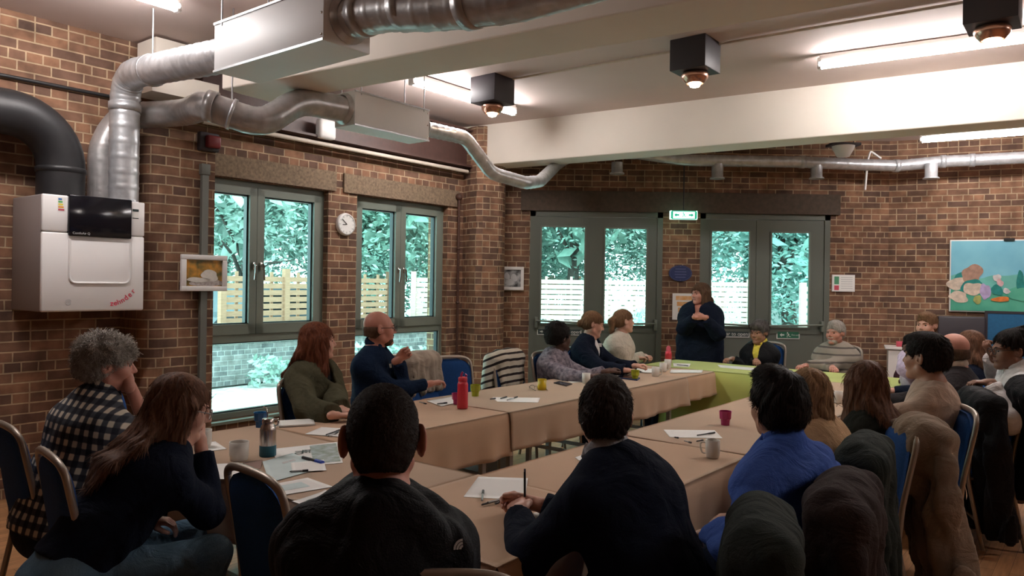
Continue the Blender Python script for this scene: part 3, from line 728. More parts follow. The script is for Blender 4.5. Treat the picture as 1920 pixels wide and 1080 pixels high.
# far duct along the back wall with drop terminals
fd = [V((1.55, 9.2, 3.21)), V((2.1, 9.2, 3.14)), V((3.5, 9.2, 3.14)), V((4.15, 9.2, 3.12)), V((4.72, 9.14, 3.10)), V((5.1, 8.98, 3.13)), V((7.6, 7.85, 3.14))]
ductthing('spiral_duct', 'long horizontal galvanised duct along the back wall under the ceiling', fd, .070, 'galv', bend=.12, rib=.003, pitch=.15,
          collars=[(V((3.55, 9.2, 3.14)), XV), (V((4.68, 9.14, 3.10)), XV), (V((5.15, 8.96, 3.13)), V((.9, -.4, 0))), (V((5.42, 8.835, 3.13)), V((.9, -.4, 0)))])
for (px, yy, lab) in ((1157, 9.2, 'leftmost, half hidden by the back beam'), (1345, 9.2, 'second from the left'), (1531, 9.2, 'third from the left'), (1746, 8.93, 'rightmost, by the right wall')):
    c = U(px, 320, yy); t = thing('duct_terminal', 'short round galvanised air outlet under the far duct, '+lab, 'air outlet', (c.x, yy, 3.10), group='air outlets under the far duct')
    mb = MB(); z = 3.10; bt = U(px, 334, yy).z if px > 1200 else U(px, 325, yy).z
    mb.lathe((c.x, yy, 0), [(.07, z), (.07, bt+.015), (.088, bt+.005), (.092, bt-.01), (.07, bt-.012), (.05, bt+.01), (0, bt+.02)], 24); mb.build('outlet', 'galv', t)

# ================================================================ lamps
def tube_light(label, a, b, group='ceiling tube lights'):
    a, b = V(a), V(b); c = (a+b)/2; d = (b-a).normalized(); s_ = V((-d.y, d.x, 0))
    t = thing('tube_light', label, 'light', c, group=group)
    L_ = (b-a).length
    mb = MB(); mb.box(c+ZV*.05, (L_, .06, .05), (d, s_, ZV), bev=.006); mb.build('batten', 'white', t)
    mb = MB(); mb.tube([a-ZV*.0, b-ZV*.0], .034, 14); mb.build('tube', 'tube', t)
    for e in (a, b): mb = MB(); mb.box(e+ZV*.01, (.03, .06, .09), (d, s_, ZV), bev=.005); mb.build('end_cap', 'white', t)
    if CEIL-c.z > .1:
        for k in (-.35, .35): mb = MB(); q = c+d*(k*L_); mb.tube([q+ZV*.07, V((q.x, q.y, CEIL))], .006, 6); mb.build('hanger', 'white', t)
    return t
Ad = V((.8507, -.5257, 0))
zt = CEIL-.085
tube_light('lit fluorescent tube behind the leftmost dark lamp box', PH(772, 152, zt), PH(772, 152, zt)+D*1.5)
l3 = PH(1537, 122, zt); tube_light('lit fluorescent tube at upper right, beside the rightmost dark lamp box', l3, l3+Ad*1.5)
l4 = U(1727, 262, 8.3); tube_light('lit fluorescent tube at far right beyond the back beam', l4, l4+Ad*1.5)
l0 = PH(333, 13, zt); tube_light('lit fluorescent tube at top left above the ventilation unit', l0, l0-D*1.5)
for (x, y) in ((3.9, 1.7), (5.6, 3.9)):  # unseen tubes added as fill light, outside the frame
    p = V((x, y, zt)); tube_light('added fill tube on the ceiling, out of view to the right', p, p+Ad*1.5, 'added fill tubes out of view')
# surface conduit on the ceiling linking the box lamps
q0 = PH(962, 148, CEIL-.015); q1 = PH(1808, 4, CEIL-.015)
pipe('ceiling_conduit', 'thin conduit on the ceiling linking the dark lamp boxes', [q0, q1+(q1-q0).normalized()*2], .011, 'pipe_cream', 8, cat='conduit')
# dark box lamps with copper reflector bowls
def box_lamp(label, px, py, w=.29):
    c = PH(px, py, CEIL); t = thing('lamp_box', label, 'lamp', c, group='dark box lamps on the ceiling')
    ax = (NW, D, ZV); hgt = .24
    mb = MB(); mb.box(c-ZV*(hgt/2), (w, w, hgt), ax, bev=.004); mb.build('box', 'box_dark', t)
    b0 = c-ZV*hgt
    mb = MB(); mb.lathe(b0, [(.0, -.002), (.095, -.004), (.105, -.02), (.098, -.05), (.07, -.085), (.062, -.088), (.09, -.05), (.09, -.02), (0, -.01)], 24); mb.build('reflector', 'copper', t)
    mb = MB(); mb.lathe(b0-ZV*.035, [(0, 0), (.03, -.005), (.045, -.03), (.048, -.05), (.035, -.075), (0, -.085)], 18); mb.build('bulb', 'bulb', t)
    return t
box_lamp('dark square ceiling lamp box with a glowing bulb, leftmost, beside the lit tube', 924, 147)
box_lamp('dark square ceiling lamp box with a glowing bulb in the middle of the ceiling bay', 1304, 78)
box_lamp('dark square ceiling lamp box with a glowing bulb cut by the top right frame edge', 1862, -22)
# heat detector / camera near the back beam
c = U(1581, 285, 8.9); t = thing('ceiling_detector', 'white cone detector on a dark plate under the ceiling, above the far duct', 'detector', c)
mb = MB(); mb.box((c.x, c.y, 3.30), (.34, .2, .03)); mb.build('plate', 'box_dark', t); mb = MB(); mb.lathe((c.x, c.y, 0), [(.13, 3.285), (.12, 3.25), (.07, 3.16), (0, 3.155)], 20); mb.build('cone', 'white', t)
for k in (-.12, .12): mb = MB(); mb.tube([(c.x+k, c.y, 3.31), (c.x+k, c.y, CEIL)], .006, 6); mb.build('hanger', 'box_dark', t)

# ================================================================ display board, screens (right wall)
RD = (C1-B1).normalized(); RN = V((RD.y, -RD.x, 0))       # into the room
if RN.y > 0: RN = -RN
def PR(px, py, off):
    a, b = ray(px, py); n = RN; k = (n.dot(B1)+off)/(n.x*a+n.y); return U(px, py, k)
axR = (RD, -RN, ZV)
M['sea_sky'] = mat('board_blue', (.19, .52, .68), .7, noise=.3, nscale=3, col2=(.25, .62, .74)); M['sea_green'] = mat('board_green', (.05, .33, .22), .7, noise=.4, nscale=5, col2=(.10, .45, .30))
M['sea_mid'] = mat('board_turquoise', (.18, .58, .50), .7, noise=.2, nscale=4)
a = PR(1781, 450, .03); zt_, zb_ = PR(1781, 450, .03).z, PR(1781, 584, .03).z; Lb = 1.75; c = a+RD*(Lb/2); c.z = (zt_+zb_)/2; Hb = zt_-zb_
t = thing('display_board', 'large pinned display board with an under-the-sea paper collage on the right wall', 'display board', c)
mb = MB(); mb.box(c, (Lb, .03, Hb), axR, bev=.006); mb.build('frame', 'white', t)
F_ = c+RN*.016
mb = MB(); mb.box(F_, (Lb-.03, .004, Hb-.03), axR); mb.build('backing_paper', 'sea_sky', t)
def strip(z0, top, m, th, nm, seed):
    rnd = random.Random(seed); n = 40; pts = []
    ph = [rnd.random()*6 for _ in range(3)]
    for k in range(n+1): pts.append(F_+RD*(-Lb/2+.016+(Lb-.032)*k/n)+ZV*(top+.02*math.sin(k*.5+ph[0])+.015*math.sin(k*.9+ph[1]))+RN*th)
    pts += [F_+RD*(Lb/2-.016)+ZV*z0+RN*th, F_+RD*(-Lb/2+.016)+ZV*z0+RN*th]
    mb = MB(); mb.prism(pts[::-1], RN*.002); mb.build(nm, m, t)
zlo = -Hb/2+.016
strip(zlo, .0, 'sea_mid', .002, 'sea_paper', 1); strip(zlo, -.16, 'sea_green', .005, 'sea_bed_paper', 2)
cols = {'c_tan': (.50, .30, .22), 'c_cream': (.75, .62, .50), 'c_lilac': (.55, .45, .72), 'c_orange': (.85, .25, .05), 'c_olive': (.45, .48, .15), 'c_teal': (.02, .28, .25), 'c_white': (.75, .72, .72), 'c_pink': (.78, .50, .52)}
for k_, v_ in cols.items(): M[k_] = mat(k_, v_, .75, noise=.35, nscale=20)
L0 = -Lb/2
blobs = [(.12, -.03, .08, .07, 'c_teal'), (.08, -.10, .10, .09, 'c_cream'), (.24, .02, .12, .12, 'c_tan'), (.25, -.13, .12, .10, 'c_teal'), (.26, -.16, .11, .09, 'c_cream'), (.10, -.26, .11, .07, 'c_cream'), (.30, -.29, .05, .05, 'c_olive'),
         (.38, -.19, .055, .11, 'c_lilac'), (.50, -.02, .04, .05, 'c_white'), (.53, -.08, .035, .05, 'c_pink'), (.60, -.18, .04, .035, 'c_white'), (.50, -.17, .06, .07, 'c_teal'), (.74, -.08, .04, .16, 'c_teal'), (.78, -.22, .14, .10, 'sea_green'),
         (.54, -.28, .09, .035, 'c_orange'), (.86, -.11, .07, .05, 'c_lilac'), (.92, -.30, .07, .04, 'c_orange'), (1.05, -.15, .09, .08, 'c_cream'), (1.25, -.1, .10, .09, 'c_pink'), (1.4, -.22, .12, .06, 'c_orange'), (1.55, -.05, .08, .12, 'c_teal'), (1.2, -.28, .1, .05, 'c_olive')]
for q, (u, z, ru, rz, m_) in enumerate(blobs): blob(F_+RN*(.008+.0006*q), L0+u*1.0, z*1.0, ru*.95, rz*.95, m_, t, 'paper_creature', q, th=.0015, ax=axR, jag=.14)
mb = MB(); mb.box(F_+RD*(L0+.62)+ZV*(Hb/2+.0)+RN*.01, (.11, .03, .025), axR); mb.build('clip', 'black', t)
# dark screen below the board, blue board, stand
M['blue_board'] = mat('blue_felt', (.018, .13, .28), .85, noise=.15, nscale=30)
a = PR(1755, 587, .22); c = a+RD*.27; t = thing('screen', 'dark flat screen standing below the display board', 'screen', c); c = V((c.x, c.y, PR(1790, 625, .22).z-.1))
mb = MB(); mb.box(c, (.50, .05, .62), axR, bev=.02); mb.build('screen_panel', 'box_dark', t); mb = MB(); mb.box(V((c.x, c.y, .5)), (.09, .05, .95), axR); mb.build('post', 'black', t); mb = MB(); mb.box(V((c.x, c.y, .02)), (.5, .4, .04), axR, bev=.01); mb.build('base', 'black', t)
a = PR(1849, 585, .15); c = a+RD*.72; c.z = .86; t = thing('felt_board', 'deep blue felt display panel below the collage board at the right edge', 'board', c)
hh = a.z; mb = MB(); mb.box(V((c.x, c.y, hh/2+.03)), (1.44, .03, hh-.06), axR); mb.build('felt', 'blue_board', t)
mb = MB(); 
for (cc, sz) in ((V((c.x, c.y, hh)), (1.46, .04, .03)), (V((c.x, c.y, .03)), (1.46, .04, .03)), (a*1, (.03, .04, 0))): 
    if sz[2]: mb.box(cc, sz, axR)
for s_ in (-1, 1): mb.box(V((c.x, c.y, hh/2))+RD*(s_*.72), (.03, .04, hh), axR)
mb.build('frame', 'box_dark', t)
# white pedestal + red box
c = PR(1678, 700, .35); t = thing('plinth', 'white narrow cabinet standing against the brick beside the far table', 'cabinet', V((c.x, c.y, 0)))
ht = PR(1678, 649, .35).z; mb = MB(); mb.box(V((c.x, c.y, ht/2-.02)), (.17, .35, ht-.04), axR); mb.build('body', 'white', t); mb = MB(); mb.box(V((c.x, c.y, ht-.015)), (.24, .40, .03), axR, bev=.005); mb.build('top', 'white', t)
rb = V((c.x, c.y, ht+.03))+RD*.06; t = thing('red_box', 'small red box lying on the white narrow cabinet', 'box', V((rb.x, rb.y, ht))); mb = MB(); mb.box(rb, (.10, .14, .06), axR, bev=.006); mb.build('carton', 'red', t)
# low blue chair-like object / dark trunk at the right
c = PR(1842, 640, .5)

# ================================================================ outside
def outside_ground():
    mb = MB()
    o0 = -.06
    ptsL = [WP(-8, o0, -.33), WP(7.2, o0, -.33), V((-.6, 9.95, o0)), V((4.9, 9.95, o0)), V((10, 8.9, o0)), V((40, 30, o0)), V((0, 60, o0)), V((-45, 45, o0)), V((-40, 0, o0))]
    mb.prism(ptsL[::-1], (0, 0, .03)); o = mb.build('ground', 'brick_pave', uv=lambda v, n: (v.x, v.y)); o['kind'] = 'structure'
outside_ground()
def fence(label, P, Q, z0, z1, m, slat=.085, gap=.018, post=1.8):
    P, Q = V(P), V(Q); d = (Q-P); L_ = d.length; d.normalize(); n = V((-d.y, d.x, 0)); t = thing('fence', label, 'fence', (P.x, P.y, 0))
    k = int(L_/post)+1
    for i in range(k+1):
        p = P+d*min(L_, i*post); mb = MB(); mb.box(V((p.x, p.y, (z1+.06)/2)), (.10, .10, z1+.06), (d, n, ZV)); mb.build('post', m, t)
    for i in range(k):
        a = i*post+.05; b = min(L_, (i+1)*post)-.05
        if b-a < .1: continue
        mb = MB(); z = z0
        while z+slat <= z1:
            c = P+d*((a+b)/2); mb.box(V((c.x, c.y, z+slat/2)), (b-a, .022, slat), (d, n, ZV)); z += slat+gap
        for q in (.2, .5, .8): c = P+d*(a+(b-a)*q)+n*.03; mb.box(V((c.x, c.y, (z0+z1)/2)), (.05, .03, z1-z0), (d, n, ZV))
        mb.build('slat_panel', m, t)
    return t
# behind the doors
fence('pale slatted timber fence beyond the doors behind a green hedge', (-2.0, 15.2, 0), (5.2, 15.2, 0), .25, 1.74, 'wood_fence2')
fence('slatted timber fence beyond the right-hand doors', (5.3, 13.6, 0), (11.5, 13.6, 0), .35, 1.62, 'wood_fence2', gap=.045)
# outside the window wall
oW = lambda u, off, z=0.0: WP(u, z, -off)
fence('slatted timber fence outside the left window, stretch on a low brick wall', oW(6.6, 4.95), oW(10.2, 4.95), .75, 1.72, 'wood_fence', gap=.03, post=1.2)
fence('slatted timber fence outside the right window', oW(12.6, 5.2), oW(17.5, 5.2), .7, 1.75, 'wood_fence', gap=.035, post=1.8)
def gwall(name, label, P, Q, th, h):
    P, Q = V(P), V(Q); d = (Q-P); L_ = d.length; d.normalize(); n = V((-d.y, d.x, 0)); c = (P+Q)/2; c.z = h/2
    t = thing(name, label, 'wall', (c.x, c.y, 0)); mb = MB(); mb.box(c, (L_, th, h), (d, n, ZV)); mb.build('brickwork', 'brick_out', t, uv=wall_uv)
    mb = MB(); mb.box(V((c.x, c.y, h+.03)), (L_+.04, th+.06, .06), (d, n, ZV)); mb.build('coping', 'concrete_pale', t)
M['concrete_pale'] = mat('pale_concrete', (.5, .52, .5), .9, noise=.2)
gwall('garden_wall', 'grey brick garden wall outside the windows', oW(5.2, 4.2), oW(14.0, 4.2), .25, .62)
gwall('garden_wall', 'low brick wall in front of the slatted fence, nearer the left window edge', oW(6.8, 4.62), oW(10.2, 4.62), .2, .78)

# trees: trunk, branches and leaf sprays
def tree(label, x, y, h, cr, m, n, seed, cz=None, squash=1.0, leaf=.062, name='tree', gap=.0):
    rnd = random.Random(seed); t = thing(name, label, 'tree', (x, y, 0)); cz = cz or h*.62
    mb = MB(); base = V((x, y, -.05)); top = V((x+rnd.uniform(-.4, .4), y+rnd.uniform(-.3, .3), h*.85))
    mb.tube([base, base.lerp(top, .4)+V((rnd.uniform(-.15, .15), 0, 0)), top], lambda i: (.17, .12, .04)[i]*h/6, 10)
    for k in range(7):
        a = rnd.uniform(0, 6.28); s_ = base.lerp(top, rnd.uniform(.3, .75)); e = s_+V((math.cos(a)*cr*.7, math.sin(a)*cr*.7, rnd.uniform(.4, 1.4)))
        mb.tube([s_, s_.lerp(e, .5)+ZV*.15, e], lambda i: (.06, .04, .015)[i]*h/6, 6)
    mb.build('trunk', 'bark', t)
    cl = []
    for k in range(26):
        while True:
            q = V((rnd.uniform(-1, 1), rnd.uniform(-1, 1), rnd.uniform(-1, 1)))
            if .25 < q.length < 1: break
        cl.append((V((x+q.x*cr, y+q.y*cr, cz+q.z*cr*squash)), rnd.uniform(.3, .55)*cr))
    vs = []; fs = []
    for k in range(int(n*2.4)):
        c, r = cl[k % len(cl)]
        q = V((rnd.gauss(0, 1), rnd.gauss(0, 1), rnd.gauss(0, .8))).normalized()*r*rnd.uniform(.6, 1.05)
        p = c+q
        if p.z < .1: continue
        u = V((rnd.gauss(0, 1), rnd.gauss(0, 1), rnd.gauss(0, .6))).normalized(); w = u.orthogonal().normalized(); s_ = leaf*rnd.uniform(.6, 1.4)
        if rnd.random() < .5: w = u.cross(w)
        b_ = len(vs); vs += [p-u*s_, p-u*s_*.1+w*s_*.45, p+u*s_, p+u*s_*.1-w*s_*.45]; fs.append((b_, b_+1, b_+2, b_+3))
    for k in range(700):
        q = V((rnd.gauss(0, 1), rnd.gauss(0, 1), rnd.gauss(0, 1))).normalized()*rnd.uniform(.2, .8); p = V((x+q.x*cr, y+q.y*cr, cz+q.z*cr*squash))
        if p.z < .3: continue
        u = V((rnd.gauss(0, 1), rnd.gauss(0, .5), rnd.gauss(0, 1))).normalized(); w = u.orthogonal().normalized(); s_ = rnd.uniform(.15, .32); b_ = len(vs); vs += [p-u*s_, p+w*s_*.5, p+u*s_, p-w*s_*.5]; fs.append((b_, b_+1, b_+2, b_+3))
    mesh_obj('foliage', vs, fs, m, t)
    return t
tree('large dark tree far behind the left doors', .5, 26, 9, 4.5, 'leafB', 3200, 21, leaf=.12)
tree('large dark tree far behind the brick pier between the doors', 6.0, 28, 9.5, 4.6, 'leafB', 3200, 22, leaf=.12)
tree('large dark tree far behind the rightmost door leaf', 12.5, 26, 9, 4.3, 'leafB', 3200, 23, leaf=.12)
tree('large tree far behind the left window', oW(14, 16).x, oW(14, 16).y, 10, 5, 'leafA', 3600, 24, leaf=.13)
tree('large tree far behind the right window', oW(25, 12).x, oW(25, 12).y, 10, 5, 'leafB', 3600, 25, leaf=.13)
tree('large tree far left behind the parked cars', oW(7, 17).x, oW(7, 17).y, 10, 4.6, 'leafA', 3200, 26, leaf=.13)
tree('pale green leafy tree outside the left part of the left window', oW(9.3, 8.5).x, oW(9.3, 8.5).y, 6.0, 2.3, 'leafC', 4200, 1)
tree('broad bright green tree filling the left window', oW(11.5, 7.0).x, oW(11.5, 7.0).y, 5.6, 2.3, 'leafA', 5200, 2)
tree('dark green tree at the right edge of the left window', oW(15, 8.0).x, oW(15, 8.0).y, 6.5, 2.7, 'leafB', 5200, 3)
tree('blue-green tree behind the right window', oW(19.5, 8.0).x, oW(19.5, 8.0).y, 7.0, 3.1, 'leafB', 6000, 4)
tree('pale tree seen at the top of the right window', oW(18.5, 12.0).x, oW(18.5, 12.0).y, 8.0, 3.0, 'leafC', 4200, 5)
tree('bright teal tree behind the left leaf of the left doors', 1.4, 18.0, 6.5, 2.7, 'leafA', 6500, 6)
tree('pale leafy tree behind the right leaf of the left doors', 4.4, 18.5, 6.6, 2.5, 'leafC', 4600, 7)
tree('ivy-covered tree behind the left leaf of the right doors', 6.2, 16.4, 6.4, 1.9, 'ivy', 6000, 8, cz=3.6, squash=1.6)
tree('dark tree behind the rightmost door leaf', 9.4, 17.5, 6.0, 1.7, 'leafB', 3600, 9, squash=1.4)
tree('tall pale tree far behind the fence', 7.6, 24, 8.5, 3.0, 'leafC', 3500, 10)
tree('big shadowy tree far left of the garden', oW(12, 14).x, oW(12, 14).y, 8.0, 3.6, 'leafA', 5000, 12)
def hedge(label, P, Q, w, h, m, n, seed):
    rnd = random.Random(seed); P, Q = V(P), V(Q); d = Q-P; L_ = d.length; d.normalize(); nn = V((-d.y, d.x, 0)); t = thing('hedge', label, 'hedge', (P.x, P.y, 0))
    vs = []; fs = []
    for k in range(n):
        u0_ = rnd.uniform(0, L_); p = P+d*u0_+nn*rnd.uniform(-w, w); p.z = rnd.uniform(.02, h*(1+.18*math.sin(u0_*2.3+seed)+.1*math.sin(u0_*7)))
        u = V((rnd.gauss(0, 1), rnd.gauss(0, 1), rnd.gauss(0, 1))).normalized(); w_ = u.orthogonal().normalized(); s_ = rnd.uniform(.03, .08)
        b_ = len(vs); vs += [p-u*s_, p+w_*s_*.5, p+u*s_, p-w_*s_*.5]; fs.append((b_, b_+1, b_+2, b_+3))
    mesh_obj('foliage', vs, fs, m, t)
hedge('low leafy hedge below the fence beyond the left doors', (-.5, 13.4, 0), (4.6, 13.4, 0), .35, .95, 'leafC', 5200, 1)
hedge('low planting in front of the slatted fence beyond the right doors', (5.0, 12.6, 0), (9.2, 12.6, 0), .3, .62, 'leafC', 2600, 2)
hedge('small bushes on the paving below the left window', oW(6.4, 3.75), oW(10.5, 3.75), .18, .42, 'leafC', 1500, 3)
# pale shed/building behind the right doors
c = V((9.3, 20.5, 0)); t = thing('outbuilding', 'pale block building with a shallow roof beyond the rightmost door leaf', 'building', c)
mb = MB(); mb.box(c+ZV*1.6, (3.4, 3, 3.2)); mb.build('walls', mat('pale_render', (.62, .68, .68), .8, noise=.1), t)
mb = MB(); mb.prism([c+V((-1.9, -1.7, 3.2)), c+V((1.9, -1.7, 3.2)), c+V((0, -1.7, 4.3))], (0, 3.4, 0)); mb.build('roof', mat('slate_roof', (.3, .33, .35), .7), t)
# parked car glimpsed at the left window edge
def car(label, p, ang, m):
    t = thing('car', label, 'car', p, ang)
    prof = [(-2.1, .35), (-2.15, .75), (-1.9, .92), (-1.2, .98), (-.65, 1.42), (.75, 1.45), (1.5, .98), (2.0, .88), (2.15, .6), (2.1, .35)]
    vs = []; 
    for (w_, ins) in ((-.85, 0), (.85, 0)):
        for (x, z) in prof: vs.append((x, w_*(1 if z < 1 else .82), z))
    n = len(prof); fs = [tuple(range(n)), tuple(range(2*n-1, n-1, -1))]+[(i, (i+1) % n, (i+1) % n+n, i+n)[::-1] for i in range(n)]
    mesh_obj('body', vs, fs, m, t, local=True)
    mb = MB()
    for s_ in (-1, 1): mb.prism([(-1.05, s_*.86, 1.0), (-.6, s_*.76, 1.36), (.65, s_*.76, 1.38), (1.2, s_*.86, 1.0)], (0, s_*.01, 0))
    mb.build('side_window', 'blackgloss', t, local=True)
    for x in (-1.35, 1.35):
        for s_ in (-1, 1): mb = MB(); mb.lathe((x, s_*.80, .32), [(0, -.1), (.32, -.1), (.33, 0), (.32, .1), (0, .1)], 20, axis=(0, 1, 0)); mb.build('wheel', 'black', t, local=True)
M['car_white'] = mat('car_white', (.8, .82, .82), .25); M['car_dark'] = mat('car_dark', (.08, .1, .12), .25)
p = oW(8.6, 7.2); car('dark parked car behind the left window, lower of the two', (p.x, p.y, 0), R(70), M['car_dark'])
p = oW(9.6, 9.6); car('white parked car behind the left window', (p.x, p.y, 0), R(60), M['car_white'])
# ================================================================ tables
TZ = .74
def cloth_mat(name, col, rough=.95):
    m = mat(name, col, rough, noise=.13, nscale=2.2, bump=.25, bscale=400, sheen=.2)
    return m
M['hessian'] = cloth_mat('hessian_cloth', (.58, .375, .235)); M['hessian2'] = cloth_mat('hessian_cloth_darker', (.50, .345, .23))
M['lime'] = cloth_mat('lime_cloth', (.52, .60, .16))
M['table_top'] = mat('table_laminate', (.4, .33, .25), .5, noise=.2); M['leg_grey'] = mat('table_leg_grey', (.42, .42, .43), .35, .5)
def table(label, s0, s1, t0, t1, long_t=True):
    sc, tc = (s0+s1)/2, (t0+t1)/2; t = thing('folding_table', label, 'table', ST(sc, tc), group='folding tables under the cloths')
    mb = MB(); mb.box(ST(sc, tc, TZ-.018), (abs(s1-s0)-.02, abs(t1-t0)-.02, .025), (TS, TT, ZV), bev=.006); mb.build('tabletop', 'table_top', t)
    for a in (s0+.09, s1-.09):
        for b in (t0+.12, t1-.12):
            mb = MB(); mb.box(ST(a, b, (TZ-.03)/2), (.035, .035, TZ-.03), (TS, TT, ZV)); mb.build('leg', 'leg_grey', t)
    for b in (t0+.12, t1-.12): mb = MB(); mb.box(ST(sc, b, .25), (abs(s1-s0)-.2, .025, .025), (TS, TT, ZV)); mb.build('stretcher', 'leg_grey', t)
def cloth(label, s0, s1, t0, t1, drops, m, seed, dl=.27, zoff=.0, group=None):
    """drops: dict side -> length; sides 's0','s1','t0','t1'"""
    rnd = random.Random(seed); ns, nt = max(8, int((s1-s0)/.03)), max(8, int((t1-t0)/.03)); zt = TZ+.004+zoff
    P = {}; vs = []; fs = []
    def h(s, t): return .0012*math.sin(s*9+seed)*math.sin(t*7+seed*2)
    for i in range(ns+1):
        for j in range(nt+1):
            s = s0+(s1-s0)*i/ns; t = t0+(t1-t0)*j/nt; P[i, j] = len(vs); q = ST(s, t, zt+h(s, t)); vs.append(q)
    for i in range(ns):
        for j in range(nt): fs.append((P[i, j], P[i+1, j], P[i+1, j+1], P[i, j+1]))
    nd = 9
    def hang(idx, outv, L_, tl):
        ph = [rnd.random()*6 for _ in range(4)]; prev = idx; n = len(idx); base = [V(vs[k]) for k in idx]; acc = [0]
        for k in range(1, n): acc.append(acc[-1]+(base[k]-base[k-1]).length)
        for r in range(1, nd+1):
            f = r/nd; row = []
            for k in range(n):
                u = acc[k]; rip = (.5*math.sin(u*16+ph[0]+1.5*math.sin(u*3+ph[1]))+.3*math.sin(u*31+ph[2])+.5*math.sin(u*7+ph[3]))
                edge = 1.0
                o_ = .006+.012*min(1, f*5)+.022*f*f*rip*edge+.01*f
                p = base[k]+outv*o_; p.z = zt-.004-(L_-.004)*f-.008*f*math.sin(u*5+ph[1]); 
                if r == 1: p.z = zt-.012
                vs.append(p); row.append(len(vs)-1)
            for k in range(n-1): fs.append((prev[k], prev[k+1], row[k+1], row[k]))
            prev = row
    if 's0' in drops: hang([P[0, j] for j in range(nt, -1, -1)], -TS, drops['s0'], 0)
    if 's1' in drops: hang([P[ns, j] for j in range(nt+1)], TS, drops['s1'], 0)
    if 't0' in drops: hang([P[i, 0] for i in range(ns+1)][::1], -TT, drops['t0'], 0)
    if 't1' in drops: hang([P[i, nt] for i in range(ns, -1, -1)], TT, drops['t1'], 0)
    o = mesh_obj('tablecloth', vs, fs, m, None, True)
    md = o.modifiers.new('thick', 'SOLIDIFY'); md.thickness = .002; md.offset = 1
    tag(o, label, 'tablecloth', group); return o
sL0, sL1, sR0, sR1 = -3.90, -3.10, -2.19, -1.43
tN, tA, tB, tC, tE = 1.72, 2.48, 3.80, 6.40, 7.06
table('table of the left row nearest the steel flask', sL0, sL1, 2.50, 3.78)
table('table of the left row below the red bottle', sL0, sL1, 3.82, 5.08)
table('table of the left row below the phone and yellow cup', sL0, sL1, 5.12, 6.38)
table('table of the right row beside the navy sweater person', sR0, sR1, 2.50, 3.66)
table('table of the right row beside the magenta cup', sR0, sR1, 3.70, 4.95)
table('table of the right row nearest the lime cloth', sR0, sR1, 4.99, 6.28)
table('near table under the mugs and leaflets', sL0, sR0-.02, tN, tA-.02)
table('near corner table in front of the black jacket', sR0, sR1, tN, tA-.02)
table('far table under the lime cloth, left half', sL0, -2.70, tE+.04, tE+.74)
table('far table under the lime cloth, right half', -2.66, sR1, tE+.04, tE+.74)
cloth('brown hessian cloth on the left row, nearest panel', sL0, sL1, tA, tB+.01, {'s0': .3, 's1': .275}, 'hessian', 1)
cloth('brown hessian cloth on the left row, long middle panel with the yellow cup', sL0, sL1+.012, tB, tC, {'s0': .3, 's1': .26, 't0': .0}, 'hessian2', 2, zoff=.002) if False else cloth('brown hessian cloth on the left row, long middle panel with the yellow cup', sL0, sL1+.012, tB, tC, {'s0': .3, 's1': .26}, 'hessian2', 2, zoff=.0025)
cloth('brown hessian cloth on the left row, short far panel before the lime cloth', sL0, sL1, tC-.01, tE, {'s0': .3, 's1': .22}, 'hessian', 3)
cloth('brown hessian cloth on the right row, nearest panel', sR0, sR1, tA, 3.69, {'s0': .26, 's1': .28}, 'hessian', 4)
cloth('brown hessian cloth on the right row, panel with the magenta cup', sR0-.006, sR1+.006, 3.68, tE, {'s0': .26, 's1': .28}, 'hessian2', 5, zoff=.0025)
cloth('brown hessian cloth on the near table under mugs and leaflets', sL0, sR0, tN, tA, {'s0': .3, 't0': .26, 't1': .24}, 'hessian2', 6, zoff=.0025)
cloth('brown hessian cloth on the near corner table with the blank sheet and pens', sR0+.004, sR1, tN-.006, tA, {'s1': .27, 't0': .27}, 'hessian', 7, zoff=.004)
cloth('lime green cloth on the far table', sL0-.01, sR1+.01, tE-.01, tE+.78, {'s0': .45, 's1': .45, 't0': .62, 't1': .5}, 'lime', 8, zoff=.005)

